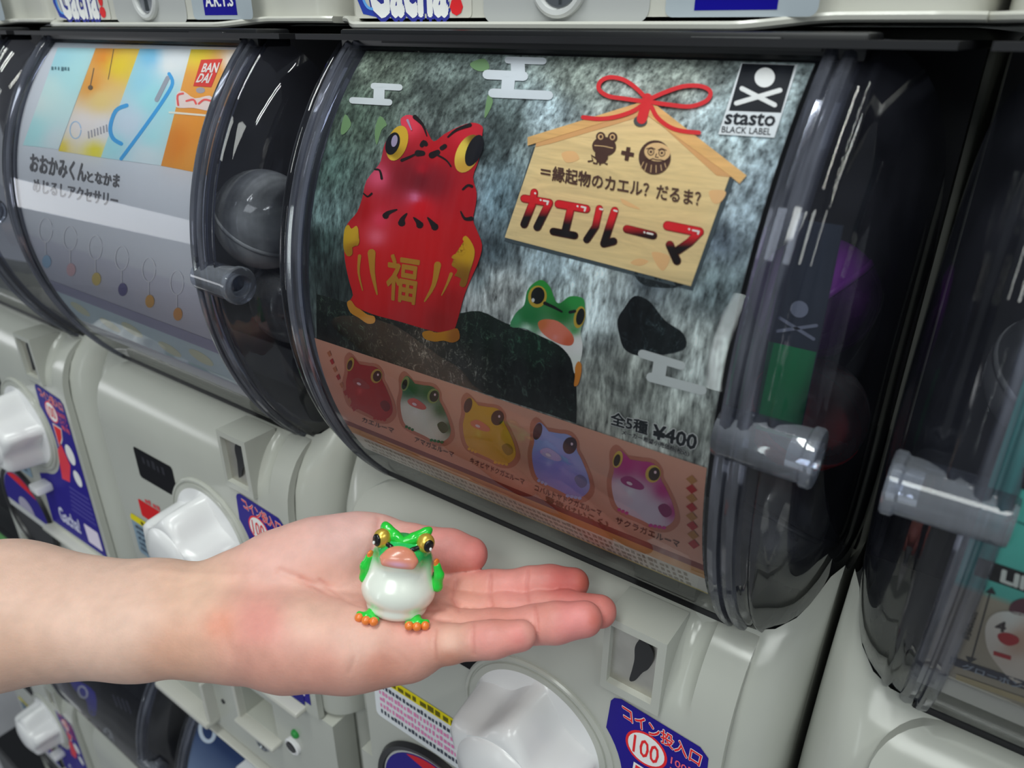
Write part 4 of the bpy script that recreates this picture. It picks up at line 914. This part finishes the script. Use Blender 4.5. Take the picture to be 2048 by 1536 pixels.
class Field:
    def __init__(self, lo, hi, h):
        self.lo = np.array(lo, float); self.h = h; self.n = np.ceil((np.array(hi) - self.lo) / h).astype(int) + 1
        self.ax = [(self.lo[d] + h * np.arange(self.n[d])).astype(np.float32) for d in range(3)]
    def blank(self): return np.full(self.n, 1.0, np.float32)
    def box(self, lo, hi):
        i0 = np.clip(((np.array(lo) - self.lo) / self.h).astype(int), 0, self.n - 1); i1 = np.clip(((np.array(hi) - self.lo) / self.h).astype(int) + 2, 1, self.n)
        s = tuple(slice(i0[d], i1[d]) for d in range(3))
        return s, self.ax[0][s[0]][:, None, None], self.ax[1][s[1]][None, :, None], self.ax[2][s[2]][None, None, :]
    def cone(self, D, a, b, ra, rb, k):
        a, b = np.array(a, float), np.array(b, float); m = max(ra, rb) + max(k * 1.5, .006 if self.h > .0006 else .003)
        s, X, Y, Z = self.box(np.minimum(a, b) - m, np.maximum(a, b) + m)
        d = b - a; L2 = d @ d
        t = np.clip(((X - a[0]) * d[0] + (Y - a[1]) * d[1] + (Z - a[2]) * d[2]) / L2, 0, 1)
        f = np.sqrt((X - a[0] - t * d[0]) ** 2 + (Y - a[1] - t * d[1]) ** 2 + (Z - a[2] - t * d[2]) ** 2) - (ra + (rb - ra) * t)
        D[s] = smin(D[s], f.astype(np.float32), k)
    def ellipsoid(self, D, c, r, k):
        c, r = np.array(c, float), np.array(r, float); m = r + max(k * 1.5, .003)
        s, X, Y, Z = self.box(c - m, c + m)
        p = [(X - c[0]), (Y - c[1]), (Z - c[2])]
        k0 = np.sqrt((p[0] / r[0]) ** 2 + (p[1] / r[1]) ** 2 + (p[2] / r[2]) ** 2); k1 = np.sqrt((p[0] / r[0] ** 2) ** 2 + (p[1] / r[1] ** 2) ** 2 + (p[2] / r[2] ** 2) ** 2)
        f = k0 * (k0 - 1) / np.maximum(k1, 1e-6); D[s] = smin(D[s], f.astype(np.float32), k)

# ------------------------------------------------------------------ the outstretched hand, palm up
BASE = at_depth(795, 1245, .320); PZ = BASE.z - H          # height of the palm's skin under the toy
EA = np.array([CAM[0][0], CAM[1][0], 0]); EA /= np.linalg.norm(EA)      # along the fingers
EB = np.array([-EA[1], EA[0], 0]); EC = np.array([0, 0, 1.])            # across the palm (away from the viewer), up
ORG = np.array(BASE)
def hp(u, v, c):
    """landmark seen at pixel (u, v), c millimetres above the palm plane, in hand coordinates"""
    d = px_ray(u, v); p = d * ((PZ + c * .001) / d[2]) + np.array([0, 0, H]) - ORG
    return np.array([p @ EA, p @ EB, p @ EC])
mm = .001
FH = Field((-.365, -.075, -.070), (.112, .100, .048), .00078)
palm = FH.blank()
def pc(a, b, ra, rb, k=.012): FH.cone(palm, hp(*a), hp(*b), ra * mm, rb * mm, k)
off = lambda p, db, dc=0: p + np.array([0, db * mm, dc * mm])
# forearm and wrist: two parallel tapered limbs side by side
A0, A1, A2, A3 = hp(-620, 1215, -14), hp(0, 1229, -15), hp(300, 1237, -17), hp(440, 1236, -17)
for s in (-1, 1):
    FH.cone(palm, off(A0, 8 * s), off(A1, 8 * s), .0310, .0270, .012); FH.cone(palm, off(A1, 8 * s), off(A2, 8 * s), .0270, .0198, .012); FH.cone(palm, off(A2, 8 * s), off(A3, 9 * s), .0198, .0186, .012)
    FH.cone(palm, off(A3, 9 * s), off(hp(540, 1225, -15), 10 * s), .0186, .0180, .012)
for a, b, ra, rb in [((480, 1190, -15), (860, 1185, -12.5), 15, 11.0), ((480, 1215, -16), (868, 1224, -13), 15, 11.2), ((480, 1245, -16), (858, 1262, -12.5), 15, 10.8), ((480, 1272, -16), (826, 1297, -11.5), 15, 10.4),
                     ((500, 1166, -9), (560, 1140, -3), 16, 17), ((560, 1140, -3), (640, 1116, 1), 17, 17.5), ((640, 1116, 1), (720, 1094, 3), 17.5, 14.5), ((720, 1094, 3), (762, 1090, 4), 14.5, 12.5),
                     ((500, 1282, -14), (580, 1292, -12), 16, 17), ((580, 1292, -12), (700, 1302, -12), 17, 15), ((700, 1302, -12), (800, 1302, -12), 15, 12)]: pc(a, b, ra, rb)
fingers = [
    [((862, 1186, -12.5), 10.5), ((985, 1178, -5), 8.5), ((1062, 1169, -1), 8.0), ((1100, 1166, 0), 8.0), ((1148, 1166, 0), 7.2)],
    [((870, 1224, -13), 10.6), ((1010, 1223, -8), 8.7), ((1080, 1219, -5), 8.0), ((1130, 1218, -3), 8.1), ((1200, 1223, -1), 7.5)],
    [((860, 1262, -12), 10.4), ((985, 1259, -5), 8.5), ((1070, 1249, 0), 8.0), ((1110, 1246, 2), 8.5), ((1169, 1238, 4), 7.9)],
    [((830, 1297, -11), 9.8), ((900, 1288, -4), 7.9), ((948, 1282, 0), 7.3), ((985, 1279, 2), 7.5), ((1041, 1271, 4), 6.7)],
    [((752, 1090, 4), 12.6), ((820, 1094, 6), 11.0), ((862, 1098, 6), 10.0), ((900, 1102, 6), 10.2), ((940, 1109, 5), 8.7)]]
hand = palm.copy()
for fg in fingers:
    D = FH.blank()
    for (a, ra), (b, rb) in zip(fg[:-1], fg[1:]): FH.cone(D, hp(*a), hp(*b), ra * mm, rb * mm, .0035)
    near = D < .03
    hand = np.where(near, np.minimum(hand, smin(palm, D, .0065)), hand)
HV, HQ = surface_net(hand, FH.lo, FH.h); del hand, palm
# creases and tendon lines pressed into the skin
Wd = ORG + HV[:, :1] * EA + HV[:, 1:2] * EB + HV[:, 2:] * EC
cc = (Wd - np.array([0, 0, H])) @ CAM; HU = cc[:, 0] / cc[:, 2] * F_PX + CX; HW = cc[:, 1] / cc[:, 2] * F_PX + CY
def vnormals(V, Q):
    n = np.cross(V[Q[:, 2]] - V[Q[:, 0]], V[Q[:, 3]] - V[Q[:, 1]]); N = np.zeros_like(V)
    for k in range(4): np.add.at(N, Q[:, k], n)
    return N / (np.linalg.norm(N, axis=1)[:, None] + 1e-12)
for _ in range(3):      # relax the net
    Sm = np.zeros_like(HV); Ct = np.zeros(len(HV))
    for k in range(4):
        np.add.at(Sm, HQ[:, k], HV[HQ[:, (k + 1) % 4]]); np.add.at(Ct, HQ[:, k], 1)
    HV = HV * .4 + .6 * Sm / Ct[:, None]
HN = vnormals(HV, HQ)
up = np.clip(HN[:, 2] * .75 - HN[:, 1] * .65, 0, 1)
def seg_dist(u, v, P):
    d = np.full(len(u), 1e9)
    for (ax, ay), (bx, by) in zip(P[:-1], P[1:]):
        L = (bx - ax) ** 2 + (by - ay) ** 2; t = np.clip(((u - ax) * (bx - ax) + (v - ay) * (by - ay)) / L, 0, 1)
        d = np.minimum(d, np.hypot(u - ax - t * (bx - ax), v - ay - t * (by - ay)))
    return d
cre = [([(983, 1146), (980, 1180), (984, 1212)], .5, 3.5), ([(1057, 1140), (1053, 1170), (1056, 1200)], .45, 3.5), ([(1070, 1210), (1074, 1250), (1076, 1286)], .5, 3.5), 
       ([(872, 1258), (868, 1285), (872, 1320)], .45, 3.5), ([(948, 1246), (945, 1278), (948, 1308)], .5, 3.5), ([(912, 1160), (906, 1195), (918, 1218)], .9, 6),
       ([(560, 1142), (620, 1166), (680, 1180), (740, 1187), (800, 1186), (860, 1172), (900, 1152)], .75, 8), ([(600, 1156), (660, 1190), (740, 1212), (820, 1222), (890, 1218)], .5, 5), ([(640, 1160), (700, 1205), (760, 1225), (900, 1242)], .4, 4),
       ([(757, 1036), (752, 1070), (742, 1105), (730, 1140)], .8, 7), ([(440, 1240), (452, 1272), (462, 1310)], .35, 14), ([(436, 1195), (440, 1240)], .25, 14), ([(300, 1140), (380, 1150), (450, 1152), (500, 1150)], -.5, 9),
       ([(770, 1290), (800, 1310), (820, 1335)], .28, 8), ([(700, 1286), (712, 1310), (700, 1345)], .3, 5), ([(848, 1098), (852, 1125)], .3, 4)]
dsp = np.zeros(len(HV))
for P, dep, wpx in cre: dsp += dep * 1.3 * mm * np.exp(-(seg_dist(HU, HW, P) / wpx) ** 2)
HV = HV - HN * (dsp * up)[:, None]
hand_o = mesh_obj('person', np_mesh('person', HV, HQ), None)
hand_o.matrix_world = Matrix(((EA[0], EB[0], 0, ORG[0]), (EA[1], EB[1], 0, ORG[1]), (0, 0, 1, ORG[2]), (0, 0, 0, 1)))
tag(hand_o, 'bare left forearm and open hand, palm up, holding out a frog toy', 'person')
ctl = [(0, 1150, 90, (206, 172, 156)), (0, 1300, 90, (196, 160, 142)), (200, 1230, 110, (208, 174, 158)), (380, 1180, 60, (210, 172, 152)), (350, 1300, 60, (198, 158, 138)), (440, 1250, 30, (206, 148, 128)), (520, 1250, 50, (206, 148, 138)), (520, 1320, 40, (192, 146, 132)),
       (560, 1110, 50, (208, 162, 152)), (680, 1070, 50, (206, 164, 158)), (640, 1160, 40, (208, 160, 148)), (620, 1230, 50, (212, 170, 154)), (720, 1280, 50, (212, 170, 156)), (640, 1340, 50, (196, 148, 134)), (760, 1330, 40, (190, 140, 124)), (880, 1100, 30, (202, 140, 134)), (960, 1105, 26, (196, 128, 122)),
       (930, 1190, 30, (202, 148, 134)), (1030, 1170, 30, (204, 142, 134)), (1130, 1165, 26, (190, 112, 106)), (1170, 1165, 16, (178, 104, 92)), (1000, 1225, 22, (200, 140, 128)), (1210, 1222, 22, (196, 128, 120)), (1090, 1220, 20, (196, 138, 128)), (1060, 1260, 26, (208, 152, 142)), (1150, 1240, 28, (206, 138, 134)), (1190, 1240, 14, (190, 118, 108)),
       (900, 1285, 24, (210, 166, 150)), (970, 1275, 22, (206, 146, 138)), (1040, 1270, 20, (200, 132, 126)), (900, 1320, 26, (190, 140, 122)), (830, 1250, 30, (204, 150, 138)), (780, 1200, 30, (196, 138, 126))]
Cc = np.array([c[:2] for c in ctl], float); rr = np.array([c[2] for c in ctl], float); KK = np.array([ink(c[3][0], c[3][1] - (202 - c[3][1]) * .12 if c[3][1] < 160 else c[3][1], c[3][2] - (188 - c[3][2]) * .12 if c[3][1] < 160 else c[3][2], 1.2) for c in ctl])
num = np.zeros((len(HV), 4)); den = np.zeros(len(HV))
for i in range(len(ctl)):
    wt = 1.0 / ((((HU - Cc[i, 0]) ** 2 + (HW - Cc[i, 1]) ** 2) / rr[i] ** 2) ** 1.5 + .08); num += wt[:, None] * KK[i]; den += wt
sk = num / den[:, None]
ln = np.zeros(len(HV))
for P, dep, wpx in cre:
    if dep > .3 and wpx < 8: ln = np.maximum(ln, np.exp(-(seg_dist(HU, HW, P) / 3.6) ** 2) * min(1, dep * 1.3))
sk[:, :3] *= 1 - (ln * up)[:, None] * np.array([.14, .30, .30])
at_ = hand_o.data.color_attributes.new('skin', 'FLOAT_COLOR', 'POINT'); at_.data.foreach_set('color', sk.astype(np.float32).ravel())
ms = bpy.data.materials.new('skin'); ms.use_nodes = True; nt = ms.node_tree; bs = nt.nodes['Principled BSDF']
an = nt.nodes.new('ShaderNodeAttribute'); an.attribute_name = 'skin'
tcn = nt.nodes.new('ShaderNodeTexCoord'); n1 = nt.nodes.new('ShaderNodeTexNoise'); n1.inputs['Scale'].default_value = 130; n1.inputs['Detail'].default_value = 6
mr = nt.nodes.new('ShaderNodeMapRange'); mr.inputs['From Min'].default_value = .3; mr.inputs['From Max'].default_value = .7; mr.inputs['To Min'].default_value = .93; mr.inputs['To Max'].default_value = 1.05
mxn = nt.nodes.new('ShaderNodeMix'); mxn.data_type = 'RGBA'; mxn.blend_type = 'MULTIPLY'; mxn.inputs['Factor'].default_value = 1
nt.links.new(tcn.outputs['Object'], n1.inputs['Vector']); nt.links.new(n1.outputs['Fac'], mr.inputs['Value']); nt.links.new(an.outputs['Color'], mxn.inputs[6]); nt.links.new(mr.outputs[0], mxn.inputs[7]); nt.links.new(mxn.outputs[2], bs.inputs['Base Color'])
n2 = nt.nodes.new('ShaderNodeTexNoise'); n2.inputs['Scale'].default_value = 900; n2.inputs['Detail'].default_value = 3; bp = nt.nodes.new('ShaderNodeBump'); bp.inputs['Strength'].default_value = .18; bp.inputs['Distance'].default_value = .0006
nt.links.new(tcn.outputs['Object'], n2.inputs['Vector']); nt.links.new(n2.outputs['Fac'], bp.inputs['Height']); nt.links.new(bp.outputs['Normal'], bs.inputs['Normal'])
bs.inputs['Roughness'].default_value = .48; bs.inputs['Specular IOR Level'].default_value = .35
bs.inputs['Subsurface Weight'].default_value = .25; bs.inputs['Subsurface Radius'].default_value = (1.0, .35, .2); bs.inputs['Subsurface Scale'].default_value = .0035
hand_o.data.materials.append(ms)

# ------------------------------------------------------------------ the little frog toy standing on the palm
FB = at_depth(791, 1229, .3235)
frog = empty('frog_toy', FB, 'small glossy green and pearl white frog toy with orange lips standing on the palm', 'frog toy')
fwd = -EB                                               # towards the viewer
RXf = Matrix(((EA[0], fwd[0], 0), (EA[1], fwd[1], 0), (0, 0, 1)))
RXf = Matrix(((EA[0], EB[0], 0), (EA[1], EB[1], 0), (0, 0, 1)))
frog.rotation_euler = (RXf @ Matrix.Rotation(math.radians(-19), 3, 'X') @ Matrix.Rotation(math.radians(7), 3, 'Y')).to_euler()
GREEN, PEARL, ORANGE = (.02, .50, .045), (.86, .90, .82), (.80, .20, .03)
fgreen = mat('glossy_green_paint', (.02, .60, .05), .22, coat=.4); forange = mat('orange_paint', (.85, .22, .035), .28, coat=.3)
fgold = mat('gold_paint', (.72, .50, .08), .28, metal=.55); fblack = mat('black_paint', (.008, .008, .008), .25); fwhite = mat('white_paint', (.85, .85, .85), .3)
def attr_mat(name, attr, rough, coat, metal=0.0):
    m = bpy.data.materials.new(name); m.use_nodes = True; b = m.node_tree.nodes['Principled BSDF']; a = m.node_tree.nodes.new('ShaderNodeAttribute'); a.attribute_name = attr
    m.node_tree.links.new(a.outputs['Color'], b.inputs['Base Color']); b.inputs['Roughness'].default_value = rough; b.inputs['Coat Weight'].default_value = coat; b.inputs['Coat Roughness'].default_value = .12; b.inputs['Metallic'].default_value = metal
    return m
# in toy coordinates (millimetres): x to its left, -y to the front, z up
def blob(name, lo, hi, h, prims, m, parent, colfn=None, relax=2):
    Fd = Field(np.array(lo) * mm, np.array(hi) * mm, h * mm); D = Fd.blank()
    for p in prims:
        if p[0] == 'e': Fd.ellipsoid(D, np.array(p[1]) * mm, np.array(p[2]) * mm, p[3] * mm)
        else: Fd.cone(D, np.array(p[1]) * mm, np.array(p[2]) * mm, p[3] * mm, p[4] * mm, p[5] * mm)
    V, Q = surface_net(D, Fd.lo, Fd.h)
    for _ in range(relax):
        Sm = np.zeros_like(V); Ct = np.zeros(len(V))
        for k in range(4): np.add.at(Sm, Q[:, k], V[Q[:, (k + 1) % 4]]); np.add.at(Ct, Q[:, k], 1)
        V = V * .4 + .6 * Sm / Ct[:, None]
    me = np_mesh(name, V, Q)
    if colfn:
        a = me.color_attributes.new('paint', 'FLOAT_COLOR', 'POINT'); a.data.foreach_set('color', np.array([colfn(*(v * 1000)) for v in V], np.float32).ravel())
    return mesh_obj(name, me, m, parent)
def bodycol(x, y, z):
    t = sstep(22.5, 31.5, z + .10 * abs(x) + max(0, y) * .9 - max(0, -y - 9) * .5)
    if y > 3: t = max(t, sstep(3, 8, y))
    a, b = np.array((*PEARL, 1)), np.array((.02, .52, .12, 1)); return tuple(a * (1 - t) + b * t)
fbody = blob('body', (-20, -19, -1), (20, 18, 45), .55, [('e', (0, 0, 12.2), (16.3, 14, 11.4), .5), ('e', (0, .5, 4.2), (13.3, 12.2, 5.2), 1.6), ('e', (0, 1, 24.5), (13.9, 11.6, 11.5), 6), ('e', (0, -8, 28.8), (9.0, 6.0, 4.8), 4), ('e', (0, -1, 32.4), (8.6, 6.6, 3.8), 4),
             ('e', (-8.2, -2.5, 34.5), (3.4, 3.6, 4.0), 2.5), ('e', (8.8, -2.5, 34.8), (3.4, 3.6, 4.0), 2.5)], attr_mat('pearl_and_green_paint', 'paint', .24, .5, .08), frog, bodycol)
def lipcol(x, y, z):
    d = (x / 4.2) ** 2 + ((z - 28.6) / 1.3) ** 2; t = math.exp(-d); e = math.exp(-((x / 5) ** 2 + ((z - 32.5) / 1.6) ** 2))
    c = np.array((.74, .27, .17)); c = c * (1 - .35 * e) + np.array((.42, .17, .12)) * .35 * e; return tuple(c * (1 - t) + np.array((.80, .42, .55)) * t) + (1.0,)
blob('lips', (-11, -20, 22), (11, -4, 38), .4, [('e', (0, -11.2, 29.6), (8.3, 3.6, 3.6), .5), ('e', (0, -9.6, 31.6), (6.2, 3.4, 3.2), 2.0), ('c', (-5.8, -12.3, 27.9), (5.8, -12.3, 27.9), 1.5, 1.5, 1.2)], attr_mat('salmon_lip_paint', 'paint', .26, .4), frog, lipcol)
for s, tip in ((-1, (-8.9, -.5, 40.2)), (1, (10.4, -.5, 40.4))):
    blob('brow', (-14, -12, 30), (15, 8, 46), .45, [('c', (.4, -5.0, 35.2), (s * 4.2 + .4, -4.2, 37.2), 2.0, 2.3, 1), ('c', (s * 4.2 + .4, -4.2, 37.2), (tip[0] * .9, tip[1] - 1.2, tip[2] - .7), 2.3, 2.1, 1), ('c', (tip[0] * .9, tip[1] - 1.2, tip[2] - .7), tip, 2.1, 1.6, 1), ('c', (s * 4.2, -2.5, 35.5), (s * 8.5, 0, 38), 3, 2.4, 2)], fgreen, frog)
    ec = np.array((-8.9, -5.4, 35.9) if s < 0 else (9.9, -5.4, 36.2))
    eye = blob('eye', ec - 7, ec + 7, .4, [('e', ec, (3.9, 3.6, 4.3), .3)], fgold, frog)
    pd = np.array((s * .62 if s < 0 else .50, -.76, -.10)); pd = pd / np.linalg.norm(pd)
    def disc(name, ctr, n, rx, rz, m, par, bulge=.5):
        bm = bmesh.new(); n = Vector(n); q = n.to_track_quat('Z', 'Y'); rings = []
        for r, hgt in ((1.0, 0), (.85, bulge * .6), (.5, bulge * .95), (.0, bulge)):
            rings.append([bm.verts.new(Vector(ctr) * mm + q @ Vector((rx * r * math.cos(2 * math.pi * k / 24), rz * r * math.sin(2 * math.pi * k / 24), hgt)) * mm) for k in range(24)] if r > 0 else None)
        bk = [bm.verts.new(Vector(ctr) * mm + q @ Vector((rx * math.cos(2 * math.pi * k / 24), rz * math.sin(2 * math.pi * k / 24), -.7)) * mm) for k in range(24)]
        rings = [bk] + rings[:-1]
        for a, b in zip(rings[:-1], rings[1:]):
            for k in range(24): bm.faces.new((a[k], a[(k + 1) % 24], b[(k + 1) % 24], b[k]))
        bm.faces.new(rings[-1]); bm.faces.new(rings[0]); me = bm_mesh(name, bm); return mesh_obj(name, me, m, par)
    pc0 = ec + pd * 3.25
    pp = disc('pupil', pc0, pd, 2.25, 2.75, fblack, eye, .75)
    disc('eye_glint', pc0 + pd * .72 + np.array((s * .62, 0, -1.0)), pd, .55, .75, fwhite, eye, .18)
    blob('eye_stripe', (-14, -16, 28), (14, -2, 40), .4, [('c', (s * 2.3 + .2, -9.2, 32.6), (s * 4.8 + .3, -8.2, 33.6), 1.0, 1.05, .6), ('c', (s * 4.8 + .3, -8.2, 33.6), (s * 7.2 + .4, -6.8, 34.6), 1.05, 1.1, .6)], fblack, frog)
    ax = s * 15.4 + .9
    arm = blob('arm', (-22, -10, 8), (22, 10, 36), .45, [('c', (s * 13.0, 2.0, 19.0), (ax + s * .6, -1.0, 15.8), 2.2, 2.3, 1.2), ('c', (ax + s * .6, -1.0, 15.8), (ax + s * .9, -2.4, 21.5), 2.3, 2.1, 1.2), ('c', (ax + s * .9, -2.4, 21.5), (ax - s * .6, -3.0, 26.0), 2.1, 1.7, 1.2)], fgreen, frog)
    blob('hand', (-22, -10, 20), (22, 6, 34), .4, [('c', (ax - s * .6, -3.0, 25.0), (ax - s * 1.0 + d * .5, -3.4 + d * .9, 28.6 - abs(d) * .5), 1.2, .75, .7) for d in (-1, 0, 1)], forange, arm)
    fx = s * 10.6
    foot = blob('foot', (-20, -18, -2), (20, 2, 7), .4, [('c', (fx - s * 1.5, -6.0, 2.2), (fx + s * .6, -9.6, 1.9), 3.0, 2.0, 1.5), ('c', (fx - s * 4.0, -10.6, 1.6), (fx + s * 4.0, -8.6, 2.2), 1.2, 1.4, 1.2)], fgreen, frog)
    for d in (-1, 0, 1):
        tx, ty = fx + d * 3.3 + s * .3, -12.2 + (.9 * abs(d)) + s * d * 1.0
        blob('toe', (tx - 4, ty - 4, -2), (tx + 4, ty + 6, 6), .35, [('c', (tx - d * .5, ty + 2.0, 1.4), (tx, ty, 1.5), 1.3, 2.0, .8)], forange, foot)

# ------------------------------------------------------------------ capsules and leaflet inside the chambers
cap_clear = clear_mat('frosted_capsule_plastic', (.72, .74, .76), .12, 1.5, haze=.22, hazecol=(.72, .74, .74), hs=(40, 40, 40))
def capsule(loc, r, rot, label, lower, upper=None):
    c = empty('toy_capsule', loc, label, 'capsule', 'toy capsules inside the machines')
    c.rotation_euler = rot
    def half(name, sg, m):
        bm = bmesh.new()
        prof = [(r * 1.0, 0)] + [(r * math.cos(a), sg * r * math.sin(a)) for a in np.linspace(.08, math.pi / 2 - .01, 14)] + [(0, sg * r)]
        add_lathe(bm, prof, (0, 0, 0), 'z', 36); mesh_obj(name, bm_mesh(name, bm), m, c)
    half('upper_shell', 1, upper or cap_clear); half('lower_shell', -1, lower)
    bm = bmesh.new(); add_lathe(bm, [(r * .985, -.0014), (r * 1.02, -.0012), (r * 1.02, .0012), (r * .985, .0014)], (0, 0, 0), 'z', 36); mesh_obj('seam_ring', bm_mesh('seam_ring', bm), lower, c)
    return c
def cmat(n, c, r=.25): return mat(n, c, r, coat=.3)
purple, redc, greyc, palec = cmat('purple_capsule_plastic', (.36, .05, .52)), cmat('red_capsule_plastic', (.75, .04, .04)), cmat('smoke_grey_capsule_plastic', (.12, .125, .13)), cmat('pale_grey_capsule_plastic', (.50, .51, .50))
capsule((-.0675, .3240, H - .1030), .0265, (.2, 2.4, .3), 'purple capsule behind the clear side cover, above a red one', purple, clear_mat('purple_tinted_plastic', (.5, .12, .7), .1, 1.5, haze=.4, hazecol=(.35, .06, .5), hs=(40, 40, 40)))
capsule((-.0600, .3180, H - .1555), .0265, (.3, .5, 0), 'red and clear capsule below the purple one', redc)
capsule((-.0660, .3130, H - .2085), .0265, (2.6, .3, 0), 'smoke grey capsule under the red and clear one', greyc)
capsule((-.3700, .2680, H - .1010), .0290, (.5, .4, 1.0), 'pale grey capsule behind a clear hinge lug beside the frog card machine', palec, clear_mat('milky_capsule_plastic', (.6, .62, .63), .08, 1.55, haze=.5, hazecol=(.62, .64, .64), hs=(30, 30, 30)))
capsule((-.3740, .2860, H - .1560), .0290, (2.2, .2, 0), 'smoke grey capsule directly under the pale grey one', greyc)
capsule((-.3720, .3110, H - .2115), .0290, (2.0, .6, 0), 'smoke grey capsule lowest in the striped card machine', greyc)
capsule((.0270, .3080, H - .1100), .0265, (.4, .4, 0), 'clear and grey capsule in the machine with the teal card', palec)
lf_o = empty('leaflet', (-.0560, .252, H - .14), 'small green and black leaflet standing inside the frog card machine', 'leaflet')
Lf = Surface(lambda p, h: (-.0575 + p[0], .252 - .0003 - h, H - .095 + p[1]), lf_o, None, .0001)
bm = bmesh.new(); add_box(bm, (-.0075, .2520, -.040), (.0095, .2526, .040))
mesh_obj('paper', bm_mesh('paper', bm, (-.0575 + .0560, -.252, .045)), mat('leaflet_paper', (.02, .03, .05), .5), lf_o, smooth=False)
Lf.put('green_print', [[(-.0073, -.0395), (.0093, -.0395), (.0093, -.004), (-.0073, -.004)]], ink(22, 120, 70), 1)
Lf.put('mark_print', [ell(.001, .010, .003, .003), stroke([(-.005, .0055), (.0075, .0005)], .0012), stroke([(-.005, .0005), (.0075, .0055)], .0012)], ink(120, 125, 140), 1)
